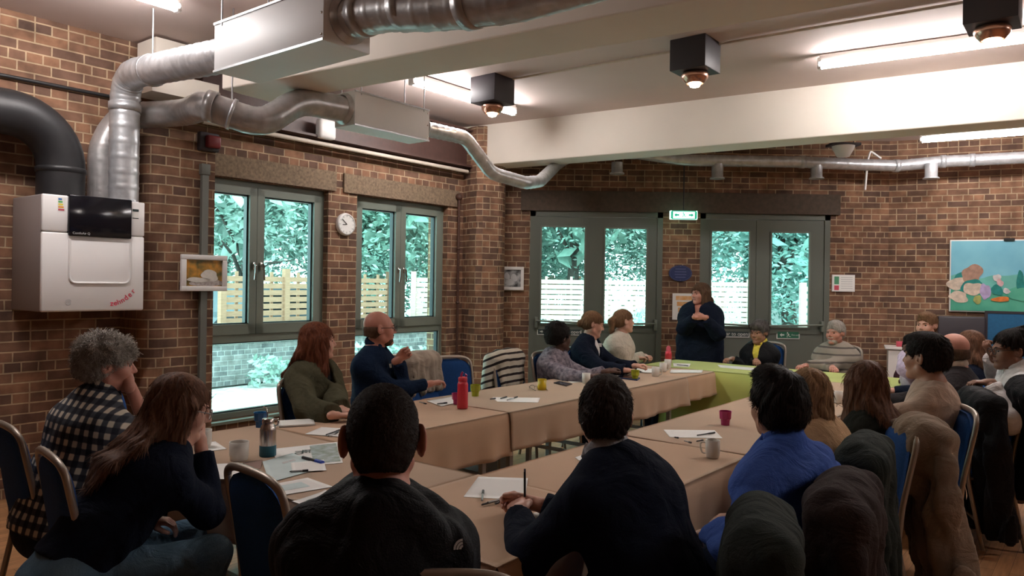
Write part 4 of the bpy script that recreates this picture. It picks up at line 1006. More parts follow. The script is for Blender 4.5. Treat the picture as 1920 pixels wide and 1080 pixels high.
# ================================================================ banquet chairs
M['ch_blue'] = mat('chair_blue_fabric', (.016, .075, .26), .9, noise=.25, nscale=120, bump=.2, bscale=300, spec=.2)
M['ch_frame'] = mat('chair_frame_silver', (.40, .345, .29), .4, .55)
def chair_proto():
    t = thing('banquet_chair', 'x', 'chair', (0, 0, 0))
    hw = .21; ztop = .955
    def side(s_): return [V((s_*(hw+.01), -.30, 0.0)), V((s_*hw, -.215, .44)), V((s_*(hw-.005), -.235, .62)), V((s_*(hw-.01), -.285, .86))]
    L_ = side(-1); Rr = side(1)
    arch = []
    for k in range(0, 13):
        a = math.pi*(1-k/12); cx = math.cos(a); arch.append(V(((hw-.012)*(abs(cx)**.62)*(1 if cx > 0 else -1), -.288-.02*math.sin(a), .87+.085*math.sin(a)**.7)))
    path = L_+arch[1:-1]+Rr[::-1]
    q = fillet(path, .04, 3); mb = MB(); mb.tube(q, .0135, 8, sq=(1.0, 1.15)); mb.build('back_frame', 'ch_frame', t, local=True)
    # padded back: rounded panel
    vs = []; fs = []; nx, nz = 14, 18
    def wz(z): 
        if z < .80: return hw-.02
        k = (z-.80)/.145; return (hw-.02)*max(0.0, 1-k**3.2)**.5
    grid = {}
    for sd in (0, 1):
        for i in range(nx+1):
            for j in range(nz+1):
                z = .53+(.938-.53)*j/nz; u = (i/nx*2-1); w_ = max(wz(z), .02); x = u*w_
                yc = -.222-(z-.5)*.16 if z > .5 else -.222
                e = max(0, 1-abs(u)**5)*max(0, 1-abs((j/nz)*2-1)**7); y = yc+(.012+.018*e)*(1 if sd == 0 else -1)
                grid[sd, i, j] = len(vs); vs.append((x, y, z))
    for sd in (0, 1):
        for i in range(nx):
            for j in range(nz):
                f = (grid[sd, i, j], grid[sd, i+1, j], grid[sd, i+1, j+1], grid[sd, i, j+1]); fs.append(f if sd == 1 else f[::-1])
    for j in range(nz):
        for i in (0, nx):
            f = (grid[0, i, j], grid[0, i, j+1], grid[1, i, j+1], grid[1, i, j]); fs.append(f if i == 0 else f[::-1])
    for i in range(nx):
        for j in (0, nz):
            f = (grid[0, i, j], grid[0, i+1, j], grid[1, i+1, j], grid[1, i, j]); fs.append(f[::-1] if j == 0 else f)
    mesh_obj('backrest', vs, fs, 'ch_blue', t, True, local=True)
    mb = MB(); mb.box((0, .0, .447), (.42, .43, .065), bev=.03); mb.build('seat', 'ch_blue', t, local=True)
    mb = MB(); mb.tube(fillet([(-.20, -.21, .41), (-.20, .20, .41), (.20, .20, .41), (.20, -.21, .41)], .05, 4), .011, 8); mb.tube([(-.20, -.21, .41), (.20, -.21, .41)], .011, 8); mb.build('seat_frame', 'ch_frame', t, local=True)
    for s_ in (-1, 1): mb = MB(); mb.tube([(s_*.205, .19, .41), (s_*.215, .225, .0)], .0125, 8); mb.build('leg', 'ch_frame', t, local=True)
    mb = MB(); mb.tube([(-.21, -.26, .18), (.21, -.26, .18)], .009, 8); mb.build('stretcher', 'ch_frame', t, local=True)
    return t
CH0 = chair_proto(); CH_used = [False]
def chair(label, x, y, phi, group=None, sc=1.0):
    """phi = facing bearing (deg clockwise from +Y)"""
    if not CH_used[0]: o = CH0; CH_used[0] = True
    else: o = copy_tree(CH0)
    o.location = (x, y, 0); o.rotation_euler = (0, 0, -R(phi)); o['label'] = label; o.scale = (sc, sc, sc)
    if 'group' in o: del o['group']
    if group: o['group'] = group
    return o

# ================================================================ things on the tables
M['mug'] = mat('mug_china', (.70, .66, .60), .3, spec=.5); M['mug_in'] = mat('mug_inside', (.35, .28, .22), .4)
def mug(label, px, py, r=.036, h=.088, hand=None, group='white mugs', z=TZ+.008):
    c = PH(px, py, z); t = thing('mug', label, 'mug', c, group=group)
    mb = MB(); mb.lathe((0, 0, 0), [(0, .001), (r*.80, .001), (r*.86, .004), (r*.97, .03), (r, h), (r-.004, h), (r*.92, .03), (r*.8, .008), (0, .007)], 24); mb.build('cup', 'mug', t, local=True)
    if hand is not None:
        a = R(hand); X = V((math.cos(a), math.sin(a), 0)); mb = MB(); mb.tube(fillet([X*(r-.003)+ZV*h*.82, X*(r+.024)+ZV*h*.82, X*(r+.026)+ZV*h*.5, X*(r+.016)+ZV*h*.20, X*(r-.006)+ZV*h*.2], .02, 5), .0048, 8); mb.build('handle', 'mug', t, local=True)
    return t
mug('white mug half hidden by the long-haired woman at left, standing on a napkin', 383, 838, hand=200)
mug('squat off-white mug beside the steel flask', 448, 863, r=.045, hand=None)
mug('white mug on the right row beside the loose pens', 1336, 858, hand=150)
mug('pale mug behind the head of the navy sweater person, on the left row', 1099, 719, hand=60)
mug('off-white mug on the far end of the left row, before the lime cloth', 1229, 706, hand=0)
mug('white mug at the lime cloth edge, left one of the stacked pair', 1243, 697, hand=10)
mug('white mug at the lime cloth edge, right one near the red bottle', 1252, 690, hand=None)
mug('tan mug behind the blonde woman on the right row', 1571, 756, hand=None)
def cup(label, px, py, m, r0=.026, r1=.038, h=.085, fac=8):
    c = PH(px, py, TZ+.008); t = thing('tumbler', label, 'cup', c)
    mb = MB(); mb.lathe((0, 0, 0), [(0, .002), (r0, .001), (r0*1.08, h*.4), (r1*.93, h*.48), (r1, h), (r1-.0025, h), (r1*.9, h*.5), (r0*.95, h*.4), (r0*.9, .006), (0, .006)], fac, smooth=fac > 12); mb.build('cup_body', m, t, local=True)
    mb = MB(); mb.lathe((0, 0, 0), [(r1-.002, h-.002), (r1+.001, h-.001), (r1+.001, h+.002), (r1-.003, h+.001)], 20); mb.build('rim', m, t, local=True)
M['cup_mag'] = mat('magenta_plastic', (.50, .02, .17), .3, trans=.25); M['cup_yel'] = mat('yellow_plastic', (.75, .55, .02), .3, trans=.1); M['cup_lime'] = mat('lime_plastic', (.55, .58, .03), .25, trans=.4); M['cup_blue'] = mat('blue_plastic', (.01, .12, .35), .3, trans=.3)
cup('faceted magenta tumbler standing alone on the right row', 1360, 797, 'cup_mag')
cup('solid yellow tumbler on the left row by the phone', 1016, 731, 'cup_yel', r1=.036, r0=.034, fac=20)
cup('translucent lime tumbler right of the red bottle', 891, 743, 'cup_lime')
cup('translucent lime tumbler in front of the dark cardigan sleeves', 1191, 712, 'cup_lime')
cup('dark magenta tumbler just left of the red bottle', 857, 758, 'cup_mag', h=.075)
cup('blue and green tumbler half behind the steel flask', 488, 801, 'cup_blue')
# bottles
M['red_plastic'] = mat('red_bottle_plastic', (.62, .035, .06), .35); M['teal_base'] = mat('teal_rubber', (.01, .11, .16), .5)
c = PH(867, 766, TZ+.008); t = thing('water_bottle', 'tall matt red sports bottle on the left row', 'bottle', c)
mb = MB(); mb.lathe((0, 0, 0), [(0, 0), (.034, .001), (.037, .01), (.036, .165), (.028, .185), (0, .185)], 28); mb.build('bottle_body', 'red_plastic', t, local=True)
mb = MB(); mb.lathe((0, 0, .185), [(.03, 0), (.031, .022), (.024, .028), (0, .03)], 24); mb.build('cap', 'red_plastic', t, local=True)
mb = MB(); mb.tube([(-.012, 0, .21), (-.008, 0, .235), (.0, 0, .246)], .008, 10); mb.build('spout', 'cup_mag', t, local=True); mb = MB(); mb.tube([(.018, 0, .207), (.026, 0, .225), (.014, 0, .232)], .006, 8); mb.build('carry_loop', 'cup_mag', t, local=True)
c = PH(1253, 681, TZ+.008); t = thing('water_bottle', 'small red bottle with a pointed cap at the left end of the lime cloth', 'bottle', c)
mb = MB(); mb.lathe((0, 0, 0), [(0, 0), (.036, .001), (.037, .10), (.030, .13), (0, .13)], 24); mb.build('bottle_body', 'red_plastic', t, local=True); mb = MB(); mb.lathe((0, 0, .13), [(.028, 0), (.022, .045), (.008, .06), (.0, .062)], 20); mb.build('cap', 'red', t, local=True)
c = PH(502, 855, TZ+.008); t = thing('steel_flask', 'brushed steel flask with a teal base on the near table', 'flask', c)
mb = MB(); mb.lathe((0, 0, 0), [(.0385, .052), (.0385, .125), (.034, .145), (.026, .155), (.026, .16)], 32); mb.build('flask_body', 'steel', t, local=True)
mb = MB(); mb.lathe((0, 0, 0), [(0, 0), (.037, .001), (.0395, .006), (.0395, .052), (.0385, .054)], 32); mb.build('base_sleeve', 'teal_base', t, local=True)
mb = MB(); mb.lathe((0, 0, .158), [(.029, 0), (.029, .022), (.026, .024), (0, .024)], 28); mb.build('lid', 'steel', t, local=True)
mb = MB(); mb.tube([(.024, 0, .178), (.046, 0, .178), (.05, 0, .165), (.047, 0, .150), (.036, 0, .145)], .0045, 8); mb.build('lid_loop', 'chrome', t, local=True)
mb = MB(); mb.tube([(-.012, .03, .15), (-.014, .03, .20), (-.02, .03, .225), (-.035, .03, .232)], .0035, 8); mb.build('straw', 'chrome', t, local=True)
# papers
def sheet(label, corners, m='paper', name='paper_sheet', cat='paper', th=.0012, dz=0.0, sub=(), group=None, curl=0.0):
    """corners: four pixel corners on the table top, given in order"""
    z = TZ+.0095+dz; P = [PH(x, y, z) for x, y in corners]; c = sum(P, V())/4
    t = thing(name, label, cat, c, group=group); n = 8; vs = []; fs = []
    for lay in (0, 1):
        for i in range(n+1):
            for j in range(n+1):
                a, b = i/n, j/n; p = (P[0]*(1-a)+P[1]*a)*(1-b)+(P[3]*(1-a)+P[2]*a)*b
                p.z = z+lay*th+curl*((2*a-1)**4+(2*b-1)**4)*.5; vs.append(p)
    N_ = (n+1)**2
    for i in range(n):
        for j in range(n):
            a = i*(n+1)+j; f = (a, a+n+1, a+n+2, a+1); fs.append(f[::-1]); fs.append(tuple(k+N_ for k in f))
    for i in range(n):
        for (a, b) in ((i*(n+1), (i+1)*(n+1)), (i*(n+1)+n, (i+1)*(n+1)+n), (i, i+1), (n*(n+1)+i, n*(n+1)+i+1)): fs.append((a, b, b+N_, a+N_))
    so = mesh_obj('sheet', vs, fs, m, t, True)
    for (a0, a1, b0, b1, mm, nm) in sub:
        def Q(a, b):
            p = (P[0]*(1-a)+P[1]*a)*(1-b)+(P[3]*(1-a)+P[2]*a)*b; p.z = z+th+.0006+curl*.3; return p
        mb = MB(); mb.prism([Q(a0, b0), Q(a1, b0), Q(a1, b1), Q(a0, b1)], (0, 0, .0004)); mb.build(nm, mm, so)
    t['P'] = 0; del t['P']
    return t, P
M['photo_print'] = mat('photo_print', (.20, .28, .18), .4, noise=.8, nscale=22, col2=(.6, .68, .72)); M['photo_print2'] = mat('photo_print_dark', (.10, .10, .11), .4, noise=.7, nscale=30, col2=(.55, .55, .55)); M['mint_paper'] = mat('mint_paper', (.62, .74, .74), .7, noise=.1, nscale=9); M['print_teal'] = mat('print_teal', (.15, .38, .36), .6)
sheet('white napkin under the mug by the long-haired woman', [(360, 832), (404, 828), (425, 842), (372, 849)])
sheet('blank white sheet at the left end of the near table', [(380, 871), (470, 868), (462, 898), (378, 899)])
tl, P = sheet('white newsletter with large dark letters and a landscape photo, beside the steel flask', [(512, 842), (633, 829), (643, 868), (520, 878)], name='newsletter', cat='leaflet',
      sub=[(.55, .97, .06, .94, 'photo_print', 'landscape_photo'), (.33, .43, .55, .9, 'print_teal', 'teal_block')])
Xp = (P[2]-P[1]).normalized(); Zp = -(P[1]-P[0]).normalized()
def flat_text(body, size, px, py, xd, par, m='sign_black', dz=.004):
    p = PH(px, py, TZ+.0095+dz); X = V((xd.x, xd.y, 0)).normalized(); Z = V((-X.y, X.x, 0)); return text(body, size, p, X, Z, m, par)
# the heading reads sideways on the table, as the photograph shows it
e1 = (PH(600, 858, TZ)-PH(600, 838, TZ)); flat_text('RE', .06, 573, 846, e1, tl); flat_text('TO', .06, 560, 848, e1, tl)
sheet('pale mint leaflet with two small drawings, lying across the newsletter', [(492, 866), (548, 850), (610, 876), (505, 905)], 'mint_paper', 'leaflet', 'leaflet', dz=.002, sub=[(.45, .60, .3, .38, 'grey_print', 'drawing'), (.62, .78, .3, .38, 'grey_print', 'drawing')])
sheet('white pamphlet under the blue highlighter', [(545, 868), (607, 862), (612, 882), (548, 885)], 'paper', 'leaflet', 'leaflet', dz=.0045)
sheet('white leaflet with faint printing, nearest the empty blue chair', [(503, 910), (577, 896), (625, 913), (515, 931)], 'paper', 'leaflet', 'leaflet', dz=.001, sub=[(.2, .7, .25, .7, 'mint_paper', 'faint_print')])
sheet('folded leaflet with a grey photo beside the black jacket', [(547, 943), (610, 922), (665, 935), (600, 955)], 'paper', 'leaflet', 'leaflet', dz=.001, curl=.006, sub=[(.25, .8, .2, .75, 'photo_print2', 'grey_photo')])
M['brown_card'] = mat('brown_napkin', (.25, .16, .13), .9); sheet('brown paper napkin beside the off-white mug', [(455, 868), (492, 862), (489, 878), (470, 884)], 'brown_card', 'napkin', 'napkin', dz=.003)
sheet('white notepad on the left row by the green shirt woman', [(520, 791), (587, 787), (591, 797), (523, 801)], 'paper', 'notepad', 'notepad', th=.008)
sheet('white sheet with two pens on the left row beside the black jacket person', [(572, 814), (603, 801), (652, 804), (648, 820)])
sheet('white sheet lying near the red bottle at the far side', [(800, 752), (848, 744), (868, 752), (828, 762)])
sheet('white sheet with two pens on the left row between lime and yellow tumblers', [(923, 745), (1013, 746), (1009, 755), (932, 753)])
sheet('white sheet by the patterned blouse on the left row', [(1058, 712), (1095, 708), (1100, 715), (1072, 718)])
sheet('white sheets by the dark cardigan sleeves', [(1146, 697), (1180, 688), (1205, 697), (1160, 706)])
sheet('long white sheet at the far end of the left row', [(1160, 690), (1235, 692), (1236, 700), (1190, 698)])
sheet('white sheet beside the lime cloth on the left row', [(1258, 693), (1318, 694), (1316, 699), (1256, 699)])
sheet('white sheet with a pen on the lime cloth before the standing woman', [(1262, 681), (1295, 682), (1292, 688), (1263, 687)], dz=.003)
sheet('white sheet on the lime cloth before the woman in the yellow shirt', [(1345, 684), (1418, 690), (1412, 695), (1350, 689)], dz=.003)
tw, P = sheet('large blank white sheet with pens on the near corner table', [(897, 894), (990, 897), (984, 938), (869, 932)])
sheet('folded white paper under the navy sleeve', [(1000, 962), (1022, 958), (1024, 972), (1002, 975)], dz=.003)
sheet('white sheet with a pen beside the white mug on the right row', [(1244, 806), (1340, 807), (1355, 822), (1256, 820)])
sheet('white sheet half hidden behind the head of the navy sweater person', [(1078, 858), (1095, 852), (1100, 858), (1086, 864)])
sheet('white papers behind the blonde woman on the right row', [(1545, 748), (1565, 745), (1568, 754), (1550, 757)])
sheet('white sheet before the cream T-shirt man', [(1660, 733), (1690, 731), (1700, 741), (1668, 742)])
# pens
M['pen_black'] = mat('pen_black', (.015, .015, .018), .3); M['pen_clear'] = mat('pen_clear', (.45, .45, .46), .2, trans=.5); M['pen_blue'] = mat('pen_blue', (.02, .06, .4), .35)
def pen(label, a, b, m='pen_black', m2='pen_black', r=.0042, h=.008, name='pen', group='pens'):
    A = PH(a[0], a[1], TZ+.009+h); B = PH(b[0], b[1], TZ+.009+h); d = (B-A).normalized(); t = thing(name, label, name, (A+B)/2, group=group)
    mb = MB(); mb.tube([A, A.lerp(B, .68)], r, 8); mb.build('barrel', m, t); mb = MB(); mb.tube([A.lerp(B, .66), B], r*1.25, 8); mb.tube([A-d*.008, A], lambda i: (.001, r)[i], 8); mb.build('cap', m2, t)
pen('chunky blue and black highlighter on the white pamphlet', (568, 858), (605, 868), 'pen_black', 'pen_blue', .009, name='highlighter', group=None)
pen('thin grey pen lying at the edge of the mint leaflet', (546, 884), (578, 882), 'pen_clear')
pen('black pen on the white sheet left of the black jacket person, upper one', (612, 815), (640, 805))
pen('black pen on the white sheet left of the black jacket person, lower one', (616, 817), (634, 810), 'pen_clear')
pen('black pen lying near the red bottle', (821, 757), (838, 755))
pen('pale pen lying left of the one near the red bottle', (787, 754), (799, 757), 'pen_clear')
pen('black pen on the sheet left of the yellow tumbler, left one', (939, 747), (950, 744))
pen('black pen on the sheet left of the yellow tumbler, right one', (951, 750), (970, 744), 'pen_clear')
pen('short black pen lying left of the sheet beside the lime tumbler', (920, 748), (929, 747))
pen('upright-looking black pen on the blank sheet', (904, 938), (906, 920), 'pen_clear')
pen('black pen at the front of the pile by the clasped hands', (905, 946), (938, 937))
pen('clear pen in the middle of the pile by the clasped hands', (915, 942), (950, 933), 'pen_clear', h=.012)
pen('black pen at the right of the pile by the clasped hands', (930, 944), (958, 934), h=.012)
pen('clear pen touching the fingers of the navy sweater person', (938, 940), (972, 932), 'pen_clear', h=.018)
pen('black pen on the sheet beside the white mug', (1308, 816), (1340, 811))
pen('black pen cap lying between the sheet and white mug', (1307, 827), (1318, 825))
pen('clear pen lying left of the white mug', (1284, 827), (1296, 830), 'pen_clear')
pen('short dark pen at the left corner of the sheet by the white mug', (1266, 820), (1272, 821))
pen('black pen on the lime cloth sheet before the standing woman', (1270, 684), (1290, 686))
def phone(label, corners, m='blackgloss', h=.008):
    P = [PH(x, y, TZ+.0095) for x, y in corners]; c = sum(P, V())/4; t = thing('phone', label, 'phone', c); mb = MB(); mb.prism(P if (P[1]-P[0]).cross(P[2]-P[1]).z > 0 else P[::-1], (0, 0, h)); mb.build('case', m, t)
    q = [c+(p-c)*.92+ZV*(h+.0005) for p in P]; mb = MB(); mb.prism(q if (q[1]-q[0]).cross(q[2]-q[1]).z > 0 else q[::-1], (0, 0, .0006)); mb.build('screen', 'blackgloss', t)
M['navy'] = mat('navy_cover', (.01, .03, .12), .5)
phone('dark phone lying right of the yellow tumbler', [(1038, 719), (1049, 716), (1073, 721), (1062, 725)])
phone('black phone case lying beside the dark cardigan sleeves', [(1158, 703), (1172, 695), (1190, 699), (1176, 706)], h=.02)
phone('dark blue booklet beside the lime tumbler by the cardigan sleeves', [(1152, 709), (1165, 706), (1200, 710), (1195, 714)], 'navy', .012)
# eyeglasses on the left row
def glasses_obj(label, px, py, ang):
    c = PH(px, py, TZ+.02); t = thing('eyeglasses', label, 'eyeglasses', c); X = V((math.cos(R(ang)), math.sin(R(ang)), 0)); Y = V((-X.y, X.x, 0))
    for s_ in (-1, 1):
        mb = MB(); mb.tube([c+X*(s_*.033+.024*math.cos(k*math.pi/8))+ZV*(.018*math.sin(k*math.pi/8)) for k in range(16)], .0016, 6, closed=True); mb.build('lens_rim', 'pen_black', t)
        mb = MB(); mb.tube([c+X*s_*.06+ZV*.008, c+X*s_*.06-Y*.06-ZV*.002, c+X*s_*.05-Y*.12-ZV*.008], .0018, 6); mb.build('temple', 'pen_black', t)
    mb = MB(); mb.tube([c-X*.01+ZV*.006, c+ZV*.01, c+X*.01+ZV*.006], .0016, 6); mb.build('bridge', 'pen_black', t)
glasses_obj('thin-rimmed eyeglasses lying behind the yellow tumbler', 1005, 726, 20)
glasses_obj('folded dark eyeglasses behind the blonde woman on the right row', 1556, 760, 10)
# white storage boxes on the floor under the tables
M['pale_box'] = mat('pale_box', (.45, .50, .58), .6)
for (lab, px, py, hh) in (('pale blue storage box on the floor under the left row, nearer one', 905, 873, .28), ('pale storage box on the floor under the left row, farther one', 1200, 775, .26)):
    c = PH(px, py, 0.05); c.z = 0; t = thing('storage_box', lab, 'box', c); mb = MB(); mb.box(c+ZV*hh/2, (.36, .3, hh), (TS, TT, ZV), bev=.01); mb.build('tub', 'pale_box', t); mb = MB(); mb.box(c+ZV*(hh+.01), (.38, .32, .03), (TS, TT, ZV), bev=.01); mb.build('lid', 'white', t)
# ================================================================ smooth blended bodies (distance field -> surface)
f32 = np.float32
def A3(v): return np.array([v[0], v[1], v[2]], dtype=np.float64)
class Field:
    def __init__(s): s.ops = []; s.disp = None
    def cone(s, a, b, r1, r2, k=.03, cut=0, cuta=0, sub=False):
        a, b = A3(a), A3(b); L = b-a; l2 = max(float(L@L), 1e-9); rm = max(r1, r2)
        lo = np.minimum(a, b)-rm; hi = np.maximum(a, b)+rm
        def fn(P):
            q = P-a; t = np.clip((q@L)/l2, 0, 1); d = np.linalg.norm(q-t[..., None]*L, axis=-1)-(r1+(r2-r1)*t)
            if cut: d = np.maximum(d, ((P-b)@L)/math.sqrt(l2))
            if cuta: d = np.maximum(d, -((P-a)@L)/math.sqrt(l2))
            return d
        s.ops.append((fn, lo, hi, k, sub)); return s
    def ell(s, c, r, ax=None, k=.03, sub=False):
        c = A3(c); r = np.array(r, float); Mx = np.array([A3(v) for v in ax]) if ax else np.eye(3)
        ext = np.sqrt(((Mx*r[:, None])**2).sum(0))
        def fn(P):
            q = (P-c)@Mx.T/r; k0 = np.linalg.norm(q, axis=-1); k1 = np.linalg.norm(q/r, axis=-1)+1e-9
            return k0*(k0-1)/k1
        s.ops.append((fn, c-ext, c+ext, k, sub)); return s
    def loft(s, a, b, side, w1, d1, w2, d2, k=.04, sub=False, cutb=0, cuta=0):
        a, b = A3(a), A3(b); L = b-a; ln = float(np.linalg.norm(L)); Z = L/ln; X = A3(side); X = X-Z*(X@Z); X /= np.linalg.norm(X); Y = np.cross(Z, X); m = max(w1, w2, d1, d2)
        e = min(d1, d2, w1, w2)
        lo = np.minimum(a, b)-m; hi = np.maximum(a, b)+m
        def fn(P):
            q = P-a; z = q@Z; t = np.clip(z/ln, 0, 1); zz = z-t*ln; w = w1+(w2-w1)*t; d = d1+(d2-d1)*t; ee = np.where(z < 0, min(w1, d1), min(w2, d2))
            x = q@X; y = q@Y; k0 = np.sqrt((x/w)**2+(y/d)**2+(zz/ee)**2)+1e-9; k1 = np.sqrt((x/w**2)**2+(y/d**2)**2+(zz/ee**2)**2)+1e-9
            r = k0*(k0-1)/k1
            if cutb: r = np.maximum(r, z-ln)
            if cuta: r = np.maximum(r, -z)
            return r
        s.ops.append((fn, lo, hi, k, sub)); return s
    def torus(s, c, axis, Rr, r, k=.01, sx=1.0):
        c = A3(c); n = A3(axis); n /= np.linalg.norm(n)
        def fn(P):
            q = P-c; h = q@n; rad = np.linalg.norm(q-h[..., None]*n, axis=-1); return np.sqrt((rad-Rr)**2+(h*sx)**2)-r
        m = Rr+r*1.5+.02; s.ops.append((fn, c-m, c+m, k, False)); return s
    def plane(s, p, n):
        p = A3(p); n = A3(n); n = n/np.linalg.norm(n)
        s.ops.append(((lambda P: (P-p)@n), None, None, 0, 'plane')); return s
    def mesh(s, h):
        los = [o[1] for o in s.ops if not o[4]]; his = [o[2] for o in s.ops if not o[4]]
        kk = max(o[3] for o in s.ops); lo = np.min(los, 0)-h*3-kk*.3; hi = np.max(his, 0)+h*3+kk*.3
        n = np.ceil((hi-lo)/h).astype(int)+1
        F = np.full(n, 1.0, dtype=f32)
        axs = [lo[i]+h*np.arange(n[i]) for i in range(3)]
        for fn, l, g, k, sub in s.ops:
            if sub == 'plane': i0 = [0, 0, 0]; i1 = list(n)
            else:
                mg = k+h*2.5
                i0 = [max(0, int((l[i]-mg-lo[i])/h)) for i in range(3)]; i1 = [min(n[i], int((g[i]+mg-lo[i])/h)+2) for i in range(3)]
                if any(i1[i] <= i0[i] for i in range(3)): continue
            G = np.stack(np.meshgrid(*[axs[i][i0[i]:i1[i]] for i in range(3)], indexing='ij'), -1)
            d = fn(G).astype(f32); sl = tuple(slice(i0[i], i1[i]) for i in range(3)); f = F[sl]
            if sub == 'plane': F[sl] = np.maximum(f, d)
            elif sub:
                d = -d
                if k > 0: hh = np.maximum(k-np.abs(f-d), 0)/k; F[sl] = np.maximum(f, d)+hh*hh*k*.25
                else: F[sl] = np.maximum(f, d)
            else:
                if k > 0: hh = np.maximum(k-np.abs(f-d), 0)/k; F[sl] = np.minimum(f, d)-hh*hh*k*.25
                else: F[sl] = np.minimum(f, d)
        if s.disp is not None:
            idx = np.nonzero(np.abs(F) < max(.05, h*4)); P = np.stack([axs[i][idx[i]] for i in range(3)], -1)
            F[idx] += s.disp(P).astype(f32)
        return surface_net(F, lo, h)
def surface_net(F, lo, h):
    nx, ny, nz = F.shape; I = F < 0
    c = [(0, 0, 0), (1, 0, 0), (0, 1, 0), (1, 1, 0), (0, 0, 1), (1, 0, 1), (0, 1, 1), (1, 1, 1)]
    def sh(A, o): return A[o[0]:nx-1+o[0], o[1]:ny-1+o[1], o[2]:nz-1+o[2]]
    cnt = sum(sh(I, o).astype(np.int8) for o in c); act = (cnt > 0) & (cnt < 8)
    ix = np.nonzero(act); m = len(ix[0])
    if m == 0: return np.zeros((0, 3)), np.zeros((0, 4), int)
    vals = np.stack([F[ix[0]+o[0], ix[1]+o[1], ix[2]+o[2]] for o in c], 1).astype(np.float64); C = np.array(c, float)
    acc = np.zeros((m, 3)); num = np.zeros(m)
    for a in range(8):
        for b in range(a+1, 8):
            if abs(C[a]-C[b]).sum() != 1: continue
            fa, fb = vals[:, a], vals[:, b]; k = (fa < 0) != (fb < 0); t = np.where(k, fa/np.where(k, fa-fb, 1), 0)
            acc += np.where(k[:, None], C[a]+(C[b]-C[a])*t[:, None], 0); num += k
    Vt = (np.stack(ix, 1)+acc/num[:, None])*h+lo
    ID = np.full((nx-1, ny-1, nz-1), -1, int); ID[ix] = np.arange(m)
    quads = []
    for ax in range(3):
        o = [0, 0, 0]; o[ax] = 1
        a = I[:nx-o[0], :ny-o[1], :nz-o[2]]; b = I[o[0]:, o[1]:, o[2]:]
        e = np.nonzero(a != b); u, v = (ax+1) % 3, (ax+2) % 3
        k = (e[u] > 0) & (e[v] > 0) & (e[u] < (nx-1, ny-1, nz-1)[u]) & (e[v] < (nx-1, ny-1, nz-1)[v])
        e = tuple(x[k] for x in e); s_ = a[e]
        def g(du, dv):
            q = list(e); q[u] = q[u]-du; q[v] = q[v]-dv; return ID[tuple(q)]
        Q = np.stack([g(0, 0), g(1, 0), g(1, 1), g(0, 1)], 1)
        Q[~s_] = Q[~s_][:, ::-1]; quads.append(Q)
    Q = np.concatenate(quads); Q = Q[(Q >= 0).all(1)]
    # light smoothing
    return Vt, Q
def relax(Vt, Q, it=2, f=.5):
    for _ in range(it):
        acc = np.zeros_like(Vt); n = np.zeros(len(Vt))
        for i in range(4):
            a, b = Q[:, i], Q[:, (i+1) % 4]
            np.add.at(acc, a, Vt[b]); np.add.at(n, a, 1)
        Vt = Vt*(1-f)+f*acc/np.maximum(n, 1)[:, None]
    return Vt
def np_obj(name, parts, m, parent, it=1):
    vs = []; qs = []; b = 0
    for (Vt, Q) in parts:
        if len(Vt) == 0: continue
        Vt = relax(Vt, Q, it); vs.append(Vt); qs.append(Q+b); b += len(Vt)
    Vt = np.concatenate(vs); Q = np.concatenate(qs)
    if parent is not None: Vt = Vt-A3(parent_world_loc(parent))
    me = bpy.data.meshes.new(name); me.vertices.add(len(Vt)); me.vertices.foreach_set('co', Vt.astype(f32).ravel())
    me.loops.add(len(Q)*4); me.loops.foreach_set('vertex_index', Q.astype(np.int32).ravel())
    me.polygons.add(len(Q)); me.polygons.foreach_set('loop_start', np.arange(0, len(Q)*4, 4, dtype=np.int32))
    try: me.polygons.foreach_set('loop_total', np.full(len(Q), 4, dtype=np.int32))
    except Exception: pass
    me.polygons.foreach_set('use_smooth', np.ones(len(Q), dtype=bool)); me.materials.append(M[m] if isinstance(m, str) else m)
    me.update(calc_edges=True); me.validate()
    o = bpy.data.objects.new(name, me); COL.objects.link(o)
    if parent is not None: o.parent = parent
    return o
def folds(seed, amp=.006, f=22, dirn=None):
    r = np.random.RandomState(seed); K = r.normal(size=(4, 3)); K /= np.linalg.norm(K, axis=1)[:, None]; ph = r.rand(8)*6.28
    if dirn is not None: K = K*.45+np.array(dirn)[None]*np.array([1, -1, 1, -1])[:, None]; K /= np.linalg.norm(K, axis=1)[:, None]
    W2 = r.normal(size=(4, 3))*7
    def fn(P):
        o = 0
        for i in range(4):
            w = np.sin(P@W2[i]+ph[i+4])*1.7; v = np.sin(P@K[i]*f*(.55+.3*i)+ph[i]+w); o = o+(1-np.abs(v)*2.0)*(1.0 if i < 2 else .6)
        lump = np.sin(P@W2[0]*1.6+ph[0])*np.sin(P@W2[1]*1.8+ph[1])
        return amp*(o*.45+lump*.7)
    return fn

